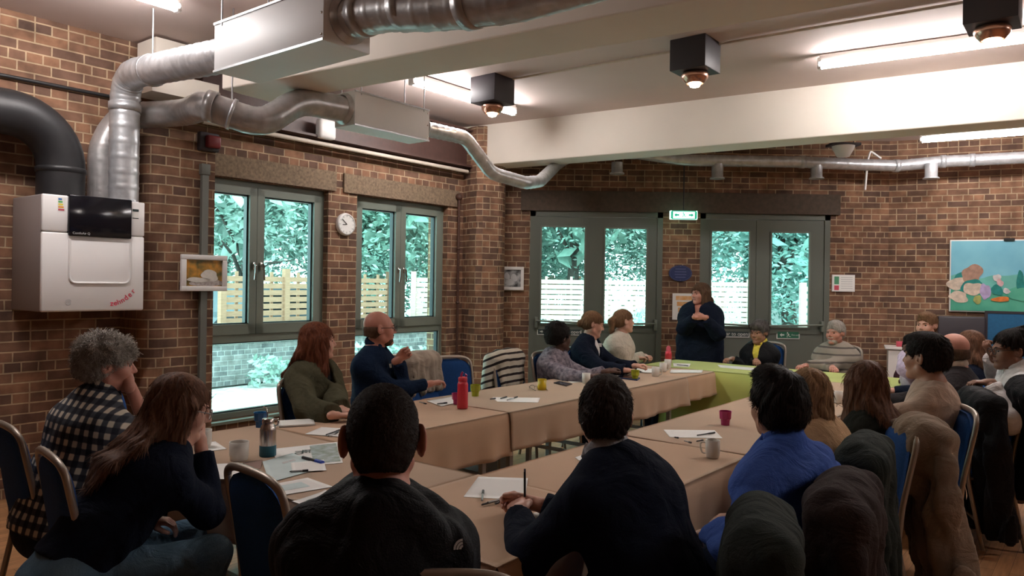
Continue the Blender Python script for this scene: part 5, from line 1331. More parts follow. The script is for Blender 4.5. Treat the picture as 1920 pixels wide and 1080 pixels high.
# ---------------------------------------------------------------- person materials
def skin(name, c): M[name] = mat(name, c, .48, noise=.10, nscale=40, bump=.06, bscale=200); M[name].node_tree.nodes['Principled BSDF'].inputs['Subsurface Weight'].default_value = 0.0
skin('skin_fair', (.66, .36, .27)); skin('skin_red', (.60, .27, .20)); skin('skin_tan', (.50, .27, .18)); skin('skin_brown', (.25, .12, .075)); skin('skin_dark', (.105, .05, .035)); skin('skin_mid', (.40, .20, .13))
def hair_mat(name, c, c2, st=(60, 60, 4)):
    m = mat(name, c, .62, noise=.5, nscale=2.2, col2=c2, spec=.14, stretch=st, detail=4); M[name] = m
hair_mat('hair_dark', (.022, .015, .012), (.05, .032, .024)); hair_mat('hair_brown', (.075, .040, .025), (.15, .085, .05)); hair_mat('hair_black', (.010, .008, .008), (.028, .022, .02))
hair_mat('hair_blonde', (.42, .25, .12), (.20, .11, .055)); hair_mat('hair_red', (.22, .075, .035), (.11, .035, .02)); hair_mat('hair_grey', (.50, .46, .41), (.24, .21, .18), (30, 30, 10)); hair_mat('hair_white', (.55, .50, .45), (.32, .29, .26), (30, 30, 10))
hair_mat('hair_long_brown', (.19, .095, .055), (.075, .035, .022)); hair_mat('hair_mid_blonde', (.30, .17, .09), (.15, .08, .045)); hair_mat('hair_salt', (.20, .18, .17), (.07, .06, .06))
M['lip'] = mat('lips', (.42, .14, .12), .45); M['eye_white'] = mat('eye_white', (.50, .46, .44), .3); M['iris'] = mat('iris', (.03, .02, .015), .2); M['lip_dark'] = mat('lips_dark', (.13, .04, .04), .45)
def fab(name, c, n=.15, ns=30, c2=None, b=.3, bs=250, rough=.92, sheen=.0):
    M[name] = mat(name, c, rough, noise=n, nscale=ns, col2=c2, bump=b, bscale=bs, spec=.12); m = M[name]; nt = m.node_tree
    n2 = nt.nodes.new('ShaderNodeTexNoise'); n2.inputs['Scale'].default_value = 7; n2.inputs['Detail'].default_value = 4; n2.inputs['Distortion'].default_value = 1.6
    tc = nt.nodes.new('ShaderNodeTexCoord'); nt.links.new(tc.outputs['Object'], n2.inputs['Vector']); b2 = nt.nodes.new('ShaderNodeBump'); b2.inputs['Strength'].default_value = .75; b2.inputs['Distance'].default_value = .028
    nt.links.new(n2.outputs[0], b2.inputs['Height']); bp = [q for q in nt.nodes if q.type == 'BUMP' and q != b2][0]; nt.links.new(b2.outputs[0], bp.inputs['Normal']); return m
fab('f_black', (.010, .010, .012), rough=.6); fab('f_navy', (.008, .012, .026), sheen=.1); fab('f_darkblue', (.010, .022, .055)); fab('f_blue', (.055, .115, .40), n=.12); fab('f_camel', (.52, .34, .19)); fab('f_darkgreen', (.020, .022, .018)); fab('f_cream', (.58, .45, .36)); fab('f_olive', (.085, .080, .048))
fab('f_white', (.78, .76, .76)); fab('f_offwhite', (.66, .60, .50), b=.5, bs=120); fab('f_yellow', (.80, .66, .10)); fab('f_jeans', (.075, .14, .21), n=.3, ns=9, c2=(.13, .22, .30)); fab('f_darkjeans', (.012, .018, .035)); fab('f_charcoal', (.035, .030, .032)); fab('f_brownblack', (.050, .036, .034), n=.25, ns=6)
fab('f_greencoat', (.028, .034, .030)); fab('f_trench', (.27, .20, .145), n=.2, ns=5); fab('f_mauve', (.20, .155, .15)); fab('f_beigecoat', (.48, .40, .33), n=.3, ns=8); fab('f_lilac', (.55, .48, .62), n=.3, ns=25); fab('f_maroon', (.06, .02, .03)); fab('f_shirt_pale', (.45, .47, .50))
M['shoe'] = mat('shoe_black', (.015, .013, .012), .4)
def plaid_mat():
    m = bpy.data.materials.new('plaid_flannel'); m.use_nodes = True; nt = m.node_tree; N = nt.nodes; L = nt.links; b = N['Principled BSDF']
    tc = N.new('ShaderNodeTexCoord'); sp = N.new('ShaderNodeSeparateXYZ')
    mp = N.new('ShaderNodeMapping'); mp.inputs['Rotation'].default_value = (R(12), R(-10), R(40)); L.new(tc.outputs['Object'], mp.inputs[0]); L.new(mp.outputs[0], sp.inputs[0])
    def stripe(sock, f):
        a = N.new('ShaderNodeMath'); a.operation = 'MULTIPLY'; a.inputs[1].default_value = f; L.new(sock, a.inputs[0]); s = N.new('ShaderNodeMath'); s.operation = 'SINE'; L.new(a.outputs[0], s.inputs[0])
        r = N.new('ShaderNodeMapRange'); r.inputs[1].default_value = -.25; r.inputs[2].default_value = .35; L.new(s.outputs[0], r.inputs[0]); return r.outputs[0]
    yy = N.new('ShaderNodeMath'); yy.operation = 'ADD'; L.new(sp.outputs[0], yy.inputs[0]); L.new(sp.outputs[1], yy.inputs[1])
    s1 = stripe(sp.outputs[2], 118); s2 = stripe(yy.outputs[0], 118)
    ad = N.new('ShaderNodeMath'); ad.operation = 'ADD'; L.new(s1, ad.inputs[0]); L.new(s2, ad.inputs[1]); h = N.new('ShaderNodeMath'); h.operation = 'MULTIPLY'; h.inputs[1].default_value = .5; L.new(ad.outputs[0], h.inputs[0])
    cr = N.new('ShaderNodeValToRGB'); L.new(h.outputs[0], cr.inputs[0]); e = cr.color_ramp; e.elements[0].position = .05; e.elements[0].color = (.008, .011, .022, 1); e.elements[1].position = .95; e.elements[1].color = (.62, .56, .46, 1)
    q = e.elements.new(.5); q.color = (.045, .05, .065, 1); L.new(cr.outputs[0], b.inputs['Base Color']); b.inputs['Roughness'].default_value = .9; return m
M['plaid'] = plaid_mat()
def stripe_mat(name, base, dark, f, th, rot=(0, 0, 0)):
    m = bpy.data.materials.new(name); m.use_nodes = True; nt = m.node_tree; N = nt.nodes; L = nt.links; b = N['Principled BSDF']
    tc = N.new('ShaderNodeTexCoord'); mp = N.new('ShaderNodeMapping'); mp.inputs['Rotation'].default_value = rot; L.new(tc.outputs['Object'], mp.inputs[0]); n = N.new('ShaderNodeTexNoise'); n.inputs['Scale'].default_value = 5; L.new(tc.outputs['Object'], n.inputs[0])
    sp = N.new('ShaderNodeSeparateXYZ'); L.new(mp.outputs[0], sp.inputs[0]); a = N.new('ShaderNodeMath'); a.operation = 'MULTIPLY'; a.inputs[1].default_value = f; L.new(sp.outputs[2], a.inputs[0])
    w = N.new('ShaderNodeMath'); w.operation = 'MULTIPLY_ADD'; w.inputs[1].default_value = 2.0; L.new(n.outputs[0], w.inputs[0]); L.new(a.outputs[0], w.inputs[2])
    s = N.new('ShaderNodeMath'); s.operation = 'SINE'; L.new(w.outputs[0], s.inputs[0]); r = N.new('ShaderNodeMapRange'); r.inputs[1].default_value = th-.08; r.inputs[2].default_value = th+.08; L.new(s.outputs[0], r.inputs[0])
    mx = N.new('ShaderNodeMix'); mx.data_type = 'RGBA'; mx.inputs[6].default_value = (*base, 1); mx.inputs[7].default_value = (*dark, 1); L.new(r.outputs[0], mx.inputs[0]); L.new(mx.outputs[2], b.inputs['Base Color']); b.inputs['Roughness'].default_value = .95; return m
M['stripe_sweater'] = stripe_mat('striped_sweater', (.30, .26, .215), (.10, .085, .075), 85, .72); M['stripe_cardigan'] = stripe_mat('striped_cardigan', (.72, .66, .56), (.03, .02, .02), 105, .45, (R(15), R(20), 0))
M['pattern'] = mat('patterned_blouse', (.07, .06, .085), .85, noise=.5, nscale=32, col2=(.30, .26, .30), detail=2)

# ---------------------------------------------------------------- hands
def hand_field(wrist, fdir, palm_n, side, curl=.35, thumb_in=.3, sc=1.0, fan=.0, point=None):
    """fdir: finger direction, palm_n: direction the palm faces, side: +1 right hand"""
    Y = V(fdir).normalized(); Pn = V(palm_n); Pn = (Pn-Y*Pn.dot(Y)).normalized(); Z = -Pn; X = Y.cross(Z)*1.0      # X for a right hand (palm down, fingers forward): thumb on the left
    T = -X*side                                          # thumb side
    O = V(wrist); G = lambda x, y, z: O+T*(x*sc)+Y*(y*sc)+Z*(z*sc)
    F = Field()
    F.cone(G(0, -.03, 0), G(0, .01, 0), .027*sc, .026*sc, .01)
    F.loft(G(0, .005, 0), G(.0, .075, .0), T, .028*sc, .016*sc, .040*sc, .014*sc, .012)
    F.ell(G(.026, .03, -.010), (.017*sc, .028*sc, .014*sc), (T, Y, Z), .01)
    for i, (x, l, r) in enumerate(((.030, .072, .0088), (.0105, .080, .0090), (-.0095, .074, .0085), (-.0285, .058, .0076))):
        c = (curl if not isinstance(curl, (list, tuple)) else curl[i])+.05*i*(1 if i else 0); p = G(x, .080, .002); ang = c*.75
        sp = T*(x*fan*8)
        for q, fr in enumerate((.46, .30, .24)):
            d = (Y*math.cos(ang)-Z*math.sin(ang)+sp*.3).normalized(); e = p+d*(l*fr*sc); F.cone(p, e, r*sc*(1-.06*q), r*sc*(.95-.07*q), .004); p = e; ang += c*1.05
    t0 = G(.022, .022, -.006); t1 = G(.046-.012*thumb_in, .052, -.014-.012*thumb_in); t2 = G(.056-.03*thumb_in, .078, -.020-.02*thumb_in); t3 = G(.058-.045*thumb_in, .100, -.022-.028*thumb_in)
    F.cone(t0, t1, .0145*sc, .0125*sc, .01); F.cone(t1, t2, .0115*sc, .0105*sc, .004); F.cone(t2, t3, .0103*sc, .0085*sc, .004)
    return F

# ---------------------------------------------------------------- heads
class Head:
    def __init__(s, c, phi, pitch=0, roll=0, sc=1.0):
        s.c = V(c); f = V((math.sin(R(phi)), math.cos(R(phi)), 0)); r = V((math.cos(R(phi)), -math.sin(R(phi)), 0))
        u = V((0, 0, 1)); p = R(pitch); s.f = f*math.cos(p)-u*math.sin(p); s.u = u*math.cos(p)+f*math.sin(p); s.r = r
        if roll: q = R(roll); s.r, s.u = s.r*math.cos(q)-s.u*math.sin(q), s.u*math.cos(q)+s.r*math.sin(q)
        s.sc = sc; s.ax = (s.r, s.f, s.u)
    def __call__(s, x, y, z): return s.c+s.r*(x*s.sc)+s.f*(y*s.sc)+s.u*(z*s.sc)
def head_field(H, neck_to, fem=False, fat=1.0, noseb=1.0, nr=.054, ear=1.0):
    k = H.sc; F = Field(); e = lambda c, r, kk=.02, sub=False: F.ell(H(*c), tuple(q*k for q in r), H.ax, kk, sub)
    e((0, -.018, .035), (.075, .098, .085))
    e((0, .028, -.012), (.066*fat, .066, .080), .03)
    e((0, .040, -.060), (.050*fat, .050, .055), .03)
    for s_ in (-1, 1):
        F.cone(H(s_*.050*fat, .000, -.060), H(s_*.014, .070, -.100), .024*k, .019*k, .02)
        e((s_*.042*fat, .058, -.030), (.024, .028, .028), .02)
        F.cone(H(s_*.014, .090, .022), H(s_*.046, .074, .022), .010*k, .008*k, .012)
        e((s_*.031, .101, .002), (.016, .013, .011), .010, True)
    e((0, .078, -.100), (.021, .020, .017), .02)
    F.cone(H(0, .090, .012), H(0, .112*(.9+.1*noseb), -.026), .008*k, .0115*k, .010)
    for s_ in (-1, 1): e((s_*.0125, .098, -.031), (.0085, .010, .008), .006)
    F.cone(H(-.020, .088, -.064), H(.020, .088, -.064), .0075*k, .0075*k, .008); F.cone(H(-.016, .0895, -.0565), H(.016, .0895, -.0565), .0065*k, .0065*k, .006)
    F.cone(H(-.022, .1035, -.0605), H(.022, .1035, -.0605), .003*k, .003*k, .003, sub=True)
    for s_ in (-1, 1):
        axe = ((H.r*.90+H.f*(.43*s_)).normalized(), (H.f*.90-H.r*(.43*s_)).normalized(), H.u)
        eo = .081+.035*(ear-1); F.ell(H(s_*eo, -.018, -.004), (.0080*k, .021*k*ear, .033*k*ear), axe, .008); F.cone(H(s_*.066, -.006, -.010), H(s_*eo, -.010, -.008), .017*k, .012*k, .01); F.ell(H(s_*.087, -.012, .002), (.005*k, .011*k, .020*k), axe, .003, True)
    F.cone(H(0, -.020, -.065), neck_to, nr*k, (nr+.006)*k, .03)
    return F
def add_face(H, par, sk, hairm, brows=True, mouth='lip'):
    k = H.sc
    for s_ in (-1, 1):
        c = H(s_*.031, .0758, .002); mb = MB(); n = 12; r = .0125*k; vs = []; fs = []; mi = []
        for i in range(n+1):
            th = math.pi*i/n
            for j in range(n): a = 2*math.pi*j/n; vs.append(c+H.f*(math.cos(th)*r)+H.r*(math.sin(th)*math.cos(a)*r)+H.u*(math.sin(th)*math.sin(a)*r))
        for i in range(n):
            for j in range(n): fs.append((i*n+j, i*n+(j+1) % n, (i+1)*n+(j+1) % n, (i+1)*n+j)); mi.append(1 if i < 4 else 0)
        mesh_obj('eye', vs, fs, ['eye_white', 'iris'], par, True, mi)
    if brows:
        F = Field()
        for s_ in (-1, 1): F.cone(H(s_*.014, .0985, .020), H(s_*.032, .0955, .0265), .0038*k, .0036*k, .004); F.cone(H(s_*.032, .0955, .0265), H(s_*.050, .080, .021), .0036*k, .002*k, .004)
        np_obj('eyebrows', [F.mesh(.003)], hairm, par, 0)
    F = Field(); F.cone(H(-.020, .0915, -.0635), H(.020, .0915, -.0635), .0055*k, .0055*k, .006); F.cone(H(-.017, .0925, -.0570), H(.017, .0925, -.0570), .0045*k, .0045*k, .004); F.cone(H(-.024, .099, -.0605), H(.024, .099, -.0605), .0018*k, .0018*k, .002, sub=True)
    np_obj('lips', [F.mesh(.0028)], mouth, par, 0)
def strand_disp(H, amp, freq, seed=0, wavy=.0):
    c = A3(H.c); r, f, u = A3(H.r), A3(H.f), A3(H.u); rs = np.random.RandomState(seed); ph = rs.rand(6)*6.28
    def fn(P):
        q = P-c; x, y, z = q@r, q@f, q@u; a = np.arctan2(x, y+1e-6); 
        a = a+wavy*np.sin(z*38+a*3+ph[3])+.06*np.sin(z*14+ph[0])
        o = np.sin(a*freq+ph[0]+1.5*np.sin(z*9+ph[4]))+.7*np.sin(a*freq*2.3+ph[1])+.5*np.sin(a*freq*.45+ph[2])
        return amp*o*.5*np.clip(np.sqrt(x*x+y*y)/.09, 0, 1)**1.5
    return fn
def hair_field(H, style, seed=0, fall=None):
    k = H.sc; F = Field(); e = lambda c, r, kk=.02, sub=False: F.ell(H(*c), tuple(q*k for q in r), H.ax, kk, sub)
    face = lambda y=.118, z=-.035, rx=.066, ry=.085, rz=.093: e((0, y, z), (rx, ry, rz), .012, True)
    def ears(r=.030):
        for s_ in (-1, 1): e((s_*.086, .004, -.010), (.022, r*.85, r*1.15), .008, True)
    amp, fr = .004, 34
    if style in ('short', 'crop', 'fringe_short'):
        o = {'short': .014, 'crop': .006, 'fringe_short': .020}[style]
        e((0, -.020, .038), (.075+o*.8, .099+o, .085+o)); e((0, -.038, -.010), (.068+o*.6, .078+o*.8, .075), .03)
        if style == 'short': e((0, .035, .098), (.050, .055, .032), .03)
        F.cone(H(0, -.052, -.055), H(0, -.045, -.080), (.048+o*.3)*k, .040*k, .02)
        face(.120, -.030, .068, .086, .088); ears()
        for s_ in (-1, 1): e((s_*.075, .05, -.06), (.05, .062, .062), .01, True)
        F.plane(H(0, 0, -.088), -H.u*1.0-H.f*.35); amp = .0016 if style == 'crop' else .0035; fr = 30
    elif style == 'thick':
        e((0, -.022, .045), (.094, .118, .100)); e((0, -.045, -.005), (.088, .098, .090), .03); e((.012, .045, .115), (.060, .060, .040), .03); e((-.03, .0, .12), (.05, .07, .035), .03)
        face(.122, -.045, .064, .088, .090); ears(.034)
        for s_ in (-1, 1): e((s_*.085, .05, -.065), (.045, .058, .060), .012, True)
        F.plane(H(0, 0, -.088), -H.u*1.0-H.f*.3); amp = .0035; fr = 12
    elif style == 'curly':
        e((0, -.02, .050), (.092, .115, .094)); e((0, -.05, -.01), (.080, .085, .080), .03)
        rs = random.Random(seed)
        for q in range(46):
            a = rs.uniform(-math.pi, math.pi); z = rs.uniform(-.3, 1); rr = math.sqrt(max(0, 1-z*z)); e((.082*rr*math.sin(a), -.02+.105*rr*math.cos(a), .050+.088*z), (rs.uniform(.014, .024),)*3, .010)
        face(.128, -.045, .070, .086, .088); ears()
        for s_ in (-1, 1): e((s_*.08, .055, -.065), (.05, .062, .060), .01, True)
        F.plane(H(0, 0, -.085), -H.u*1.0-H.f*.3); amp = .003; fr = 20
    elif style == 'afro':
        e((0, -.035, .040), (.105, .115, .105)); e((0, -.085, .0), (.080, .055, .080), .03); rs = random.Random(seed)
        for q in range(40):
            a = rs.uniform(-math.pi, math.pi); z = rs.uniform(-.6, 1); rr = math.sqrt(max(0, 1-z*z)); e((.098*rr*math.sin(a), -.035+.108*rr*math.cos(a), .040+.10*z), (.02,)*3, .010)
        face(.112, -.045, .068, .086, .090); ears(); amp = .003; fr = 22
        F.plane(H(0, 0, -.085), -H.u*1.0-H.f*.3)
    elif style == 'bald_ring':
        e((0, -.022, -.008), (.079, .098, .055)); e((0, -.045, -.045), (.064, .072, .040), .02)
        face(.085, 0, .09, .110, .13); ears(.034); F.plane(H(0, -.10, .022), H.u*1.0-H.f*.0); F.plane(H(0, 0, -.082), -H.u-H.f*.3); amp = .001; fr = 30
    elif style in ('long', 'bob', 'long_side'):
        e((0, -.020, .042), (.086, .108, .092)); e((0, -.040, -.02), (.086, .092, .09), .03)
        L_ = {'long': -.36, 'bob': -.16, 'long_side': -.34}[style]
        wv = .0
        F.loft(H(0, -.055, .0), H(0, -.085, L_*.55), H.r, .082*k, .060*k, .088*k, .050*k, .03); 
        if style != 'bob': F.loft(H(0, -.085, L_*.55), H(0, -.10, L_), H.r, .088*k, .045*k, .060*k, .022*k, .03)
        if fall and style == 'long':
            b0, b1, b2, side = fall; F.loft(H(0, -.085, -.06), b0, side, .086*k, .040*k, .105*k, .026*k, .03); F.loft(b0, b1, side, .105*k, .026*k, .085*k, .018*k, .03); F.loft(b1, b2, side, .085*k, .018*k, .035*k, .010*k, .03)
        for s_ in (-1, 1):
            F.loft(H(s_*.074, .000, .02), H(s_*.082, -.002, L_*.5 if style != 'bob' else -.15), H.f, .052*k, .022*k, .048*k, .026*k, .03)
            if style != 'bob': F.loft(H(s_*.082, -.002, L_*.5), H(s_*.075, .035, L_*.95), H.f, .045*k, .024*k, .022*k, .014*k, .03)
        face(.128, -.034, .066, .090, .094); e((0, .125, -.16), (.060, .10, .12), .02, True); amp = .0055; fr = 15
    elif style == 'pony':
        e((0, -.018, .038), (.081, .105, .090)); e((0, -.045, -.005), (.070, .080, .065), .03); face(.118, -.035, .068, .085, .092); ears(.032)
        for s_ in (-1, 1): e((s_*.078, .05, -.065), (.05, .06, .062), .01, True)
        F.cone(H(0, -.115, .03), H(0, -.145, -.0), .028*k, .030*k, .02); F.cone(H(0, -.145, 0), H(0, -.140, -.09), .032*k, .026*k, .02); F.cone(H(0, -.14, -.09), H(0, -.125, -.19), .026*k, .008*k, .02)
        amp = .003; fr = 22
    elif style == 'bun':
        e((0, -.018, .040), (.083, .106, .092)); e((0, -.045, -.005), (.072, .080, .065), .03); face(.118, -.042, .066, .085, .085); ears(.030)
        for s_ in (-1, 1): e((s_*.078, .05, -.065), (.05, .06, .062), .01, True)
        e((0, -.125, -.015), (.030, .028, .032), .01); amp = .003; fr = 20
    elif style == 'braids':
        e((0, -.03, .050), (.088, .112, .095)); face(.112, -.030, .070, .085, .090); ears(.03)
        for s_ in (-1, 1): e((s_*.078, .05, -.065), (.05, .06, .062), .01, True)
        e((0, -.10, .09), (.075, .07, .07), .03); amp = .006; fr = 11; F.plane(H(0, 0, -.07), -H.u-H.f*.3)
    elif style == 'short_grey':
        e((0, -.022, .048), (.090, .112, .095)); e((0, -.045, -.0), (.080, .088, .075), .03); face(.122, -.050, .066, .088, .090); ears(.028); e((0, .055, .085), (.07, .045, .035), .02)
        for s_ in (-1, 1): e((s_*.08, .055, -.075), (.05, .06, .060), .01, True)
        F.plane(H(0, 0, -.080), -H.u-H.f*.3); amp = .004; fr = 18
    F.disp = strand_disp(H, amp*k, fr, seed, .10 if style in ('long', 'bob', 'long_side') else .25)
    return F

def hair_obj(H, hair, seed, res, par, fall=None):
    style = hair[0]; Vt, Q = hair_field(H, style, seed, fall).mesh(.0052*res); Vt = relax(Vt, Q, 1)
    a, b, c, d = (Vt[Q[:, i]] for i in range(4)); nrm = np.cross(c-a, d-b); ar = np.linalg.norm(nrm, axis=1)+1e-12; nrm = nrm/ar[:, None]
    rs = np.random.RandomState(seed); n = {'bald_ring': 1500, 'crop': 16000, 'long': 5200, 'bob': 4200, 'thick': 7000, 'curly': 6000, 'afro': 6000}.get(style, 9000)
    n = int(1.7*n/(res**2.2)); k = rs.choice(len(Q), n, p=ar/ar.sum()); w = rs.rand(n, 2); p = (a[k]*(1-w[:, :1])+b[k]*w[:, :1])*(1-w[:, 1:])+(d[k]*(1-w[:, :1])+c[k]*w[:, :1])*w[:, 1:]; nn = nrm[k]
    L_, lift, wd, jit = {'crop': (.009, .9, .0011, .5), 'short': (.020, .12, .0016, .25), 'thick': (.036, .06, .0020, .22), 'curly': (.030, .60, .0018, 1.2), 'afro': (.014, .7, .0016, 1.6), 'bald_ring': (.008, .5, .0010, .4), 'long': (.055, .01, .0019, .05), 'bob': (.045, .01, .0019, .05),
                         'pony': (.040, .05, .0015, .12), 'bun': (.040, .05, .0015, .12), 'braids': (.03, .1, .002, .2), 'short_grey': (.038, .2, .0017, .25)}.get(style, (.03, .2, .0015, .3))
    k_ = H.sc; cr = A3(H(.015, -.06, .14)); u = A3(H.u); fl = p-cr; fl = fl-nn*(fl*nn).sum(1)[:, None]; fl = fl/(np.linalg.norm(fl, axis=1)[:, None]+1e-6)
    if style in ('long', 'bob'): low = (((p-A3(H.c))@u) < .03)[:, None]; dn = -u[None]-nn*((-u[None]*nn).sum(1))[:, None]; dn = dn/(np.linalg.norm(dn, axis=1)[:, None]+1e-6); fl = np.where(low, dn, fl)
    fl = fl+rs.normal(size=(n, 3))*jit*.5; fl = fl-nn*(fl*nn).sum(1)[:, None]; fl = fl/(np.linalg.norm(fl, axis=1)[:, None]+1e-6)
    l = (L_*k_*rs.uniform(.6, 1.2, n))[:, None]; cv = l*l/.19*(1.0 if style not in ('curly', 'afro') else .3); wv = np.cross(nn, fl)+nn*rs.normal(size=(n, 1))*.3; wv = wv*(wd*.62*res*rs.uniform(.7, 1.3, n))[:, None]
    p0 = p-nn*.002; cv = cv*(np.where(low, .1, 1.0) if style in ('long', 'bob') else 1.0); p1 = p+fl*l*.5+nn*(l*lift*.42+.0008-cv*.25); p2 = p+fl*l*.98+nn*(l*lift*.35-cv)+rs.normal(size=(n, 3))*.0015
    if style in ('curly', 'afro'): p1 = p1+rs.normal(size=(n, 3))*l*.22
    X = np.stack([p0-wv, p0+wv, p1+wv*.8, p1-wv*.8, p2+wv*.12, p2-wv*.12], 1).reshape(-1, 3); i = np.arange(n)*6
    q = np.concatenate([np.stack([i, i+1, i+2, i+3], 1), np.stack([i+3, i+2, i+4, i+5], 1)])
    np_obj('hair', [(Vt, Q), (X, q)], hair[1], par, 0)
# ---------------------------------------------------------------- whole person
PEOPLE = []
def ik(S, Wt, a, b, pole):
    S, Wt = V(S), V(Wt); d = Wt-S; L_ = d.length
    if L_ > (a+b)*.985: Wt = S+d.normalized()*(a+b)*.985; d = Wt-S; L_ = d.length
    if L_ < abs(a-b)+.04: L_ = abs(a-b)+.04
    x = (a*a-b*b+L_*L_)/(2*L_); h = math.sqrt(max(a*a-x*x, 0)); dn = d.normalized(); p = V(pole); p = (p-dn*p.dot(dn)).normalized()
    return S+dn*x+p*h, Wt
def person(label, head, face, body, pitch=0, roll=0, lean=.06, skin_m='skin_fair', hair=('short', 'hair_dark'), top='f_black', bottom='f_darkjeans', hands=(None, None), gir=1.0, fem=False, sw=.0, hsc=1.0, res=1.0,
           neckline='crew', collar=None, sleeve=1.0, seat_z=.46, legs=True, standing=False, fold=.006, faceparts=True, under=None, beard=None, specs=False, knees=.44, neckfwd=.03, legside=0.0, hem=0.0, extra=None, puff=.0, hip_back=0.0, fat=1.0, sleeve_puff=0.0, elbow_out=1.0, ear=1.0, hemd=.06):
    hc = U(*head); Fw = V((math.sin(R(body)), math.cos(R(body)), 0)); Rt = V((math.cos(R(body)), -math.sin(R(body)), 0))
    H = Head(hc, face, pitch, roll, hsc)
    base = V((hc.x, hc.y, 0))-Fw*(lean+hip_back)
    t = thing('person', label, 'person', base)
    Nk = hc-ZV*(.150*hsc)-Fw*(neckfwd)-H.f*.012      # neck base
    hipz = seat_z+.085 if not standing else .93
    Hp = V((base.x, base.y, hipz))
    upv = (Nk-Hp).normalized(); swd = (.150 if fem else .168)+sw
    SC_ = Nk-upv*.080
    SR = SC_+Rt*swd-ZV*.030; SL = SC_-Rt*swd-ZV*.030
    Q = lambda f: Hp.lerp(Nk, f)
    Fp = (Fw-upv*Fw.dot(upv)).normalized()
    hh = .0065/res if False else .006*res
    # ---- targets
    tg = []
    for i, hnd in enumerate(hands):
        s_ = 1 if i == 0 else -1; S = SR if i == 0 else SL
        if hnd is None: w = Hp+Fw*.30+Rt*(s_*.10)+ZV*.12; fd = Fw*.8-Rt*(s_*.5)-ZV*.2; pn = -ZV; cu = .5; 
        else:
            w, fd, pn = V(hnd[0]), V(hnd[1]), V(hnd[2]); cu = hnd[3] if len(hnd) > 3 else .5
        pole = Rt*(s_*.6*elbow_out)-ZV*.8-Fw*.35
        if hnd is not None and len(hnd) > 4: pole = V(hnd[4])
        E, w = ik(S, w, .29, .255, pole); tg.append((S, E, w, fd, pn, cu, s_))
    # ---- skin body
    parts = []
    HF = head_field(H, Nk+upv*.0, fem, fat, nr=.047 if fem else .056, ear=ear)
    for (a, b, r1, r2) in ((Nk+upv*.02, SR, .05, .04), (Nk+upv*.02, SL, .05, .04)): HF.cone(a, b.lerp(a, .35), r1*.9, r2*.8, .04)
    HF.loft(Nk, Q(.80), Rt, .07, .06, .13*gir, .085, .04)
    parts.append(HF.mesh(.0058*res))
    BF = Field(); o_ = -.014
    BF.loft(Q(0), Q(.4), Rt, .165*gir, .12*gir, .14*gir, .105*gir); BF.loft(Q(.4), Q(.78), Rt, .14*gir, .105*gir, .16*gir, .11*gir); BF.loft(Q(.78), Q(.93), Rt, .15*gir, .10*gir, .11, .07)
    BF.cone(SL, SR, .035, .035, .05)
    for (S, E, w, fd, pn, cu, s_) in tg: BF.cone(S, E, .042, .036, .03); BF.cone(E, w, .036, .026, .02)
    lg = []
    for s_ in (-1, 1):
        hp = Hp+Rt*(s_*.09)
        if standing: kn = V((hp.x, hp.y, .50))+Fw*.02; an = V((hp.x, hp.y, .09))
        else: kn = Hp+Rt*(s_*.115+legside)+Fw*knees+ZV*(-.005); an = V((kn.x, kn.y, .09))-Fw*.04
        lg.append((hp, kn, an))
        BF.cone(hp, kn, .075*gir, .05, .03); BF.cone(kn, an, .05, .035, .02)
    parts.append(BF.mesh(.016))
    for (S, E, w, fd, pn, cu, s_) in tg:
        AF = Field(); AF.cone(E, w, .036, .0265, .02); AF.cone(S.lerp(E, .5), E, .040, .037, .02); parts.append(AF.mesh(.009))
        parts.append(hand_field(w+(w-E).normalized()*.02, fd, pn, s_, cu, .3 if cu < .9 else .7, 1.0 if not fem else .93).mesh(.0036*res if res <= 1.3 else .0045))
    bo = np_obj('body', parts, skin_m, t, 1)
    # ---- clothes
    c = .010+puff; TF = Field(); g = gir
    bw = .165*g+c; bd = .118*g+c
    TF.loft(Q(-.02), Q(.38), Rt, bw+.008, bd+.008, .150*g+c, .112*g+c, .05); TF.loft(Q(.38), Q(.76), Rt, .150*g+c, .112*g+c, .172*g+c, .118*g+c, .05); TF.loft(Q(.76), Q(.93), Rt, .172*g+c, .112*g+c, .115+c, .070+c, .05)
    if not (standing and hem): TF.plane(Hp-upv*hemd, -upv)
    if fem:
        for s_ in (-1, 1): TF.ell(Q(.66)+Rt*(s_*.075)+Fw*.075*g, (.065, .06, .065), None, .05)
    if standing and hem: TF.loft(Q(0)+ZV*.02, V((Hp.x, Hp.y, hem)), Rt, bw+.02, bd+.02, bw+.05, bd+.05, .05, cutb=1)
    TF.cone(SL+Rt*.03, SR-Rt*.03, .054+c, .054+c, .07)
    for S in (SL, SR): TF.cone(Nk-upv*.005, S.lerp(Nk, .25), .046+c*.6, .046+c, .05)
    for (S, E, w, fd, pn, cu, s_) in tg:
        TF.cone(S, E, .056+c+sleeve_puff, .046+c+sleeve_puff, .03)
        if sleeve > .5:
            e = E.lerp(w, min(1.0, sleeve)*.97); TF.cone(E, e, .046+c+sleeve_puff, .032+c+sleeve_puff*.7, .03, cut=1)
    if neckline == 'hood': 
        hb = Nk-Fw*.080-upv*.02; TF.torus(Nk-upv*.010-Fw*.018, upv*.9+Fw*.35, .082, .026, .02); TF.loft(hb+Rt*.0, hb-upv*.14-Fw*.02, Rt, .10, .045, .07, .02, .04)
    if neckline == 'high': TF.torus(Nk+upv*.030, upv+Fw*.2, .056, .016, .015, .6)
    # neck opening
    dsc = {'crew': .0, 'v': .0, 'hood': .0, 'shirt': .0, 'high': .02, 'open': .0}[neckline]
    TF.ell(Nk+upv*(.062+dsc)+Fw*.018, (.066, .066, .060), None, .008, True)
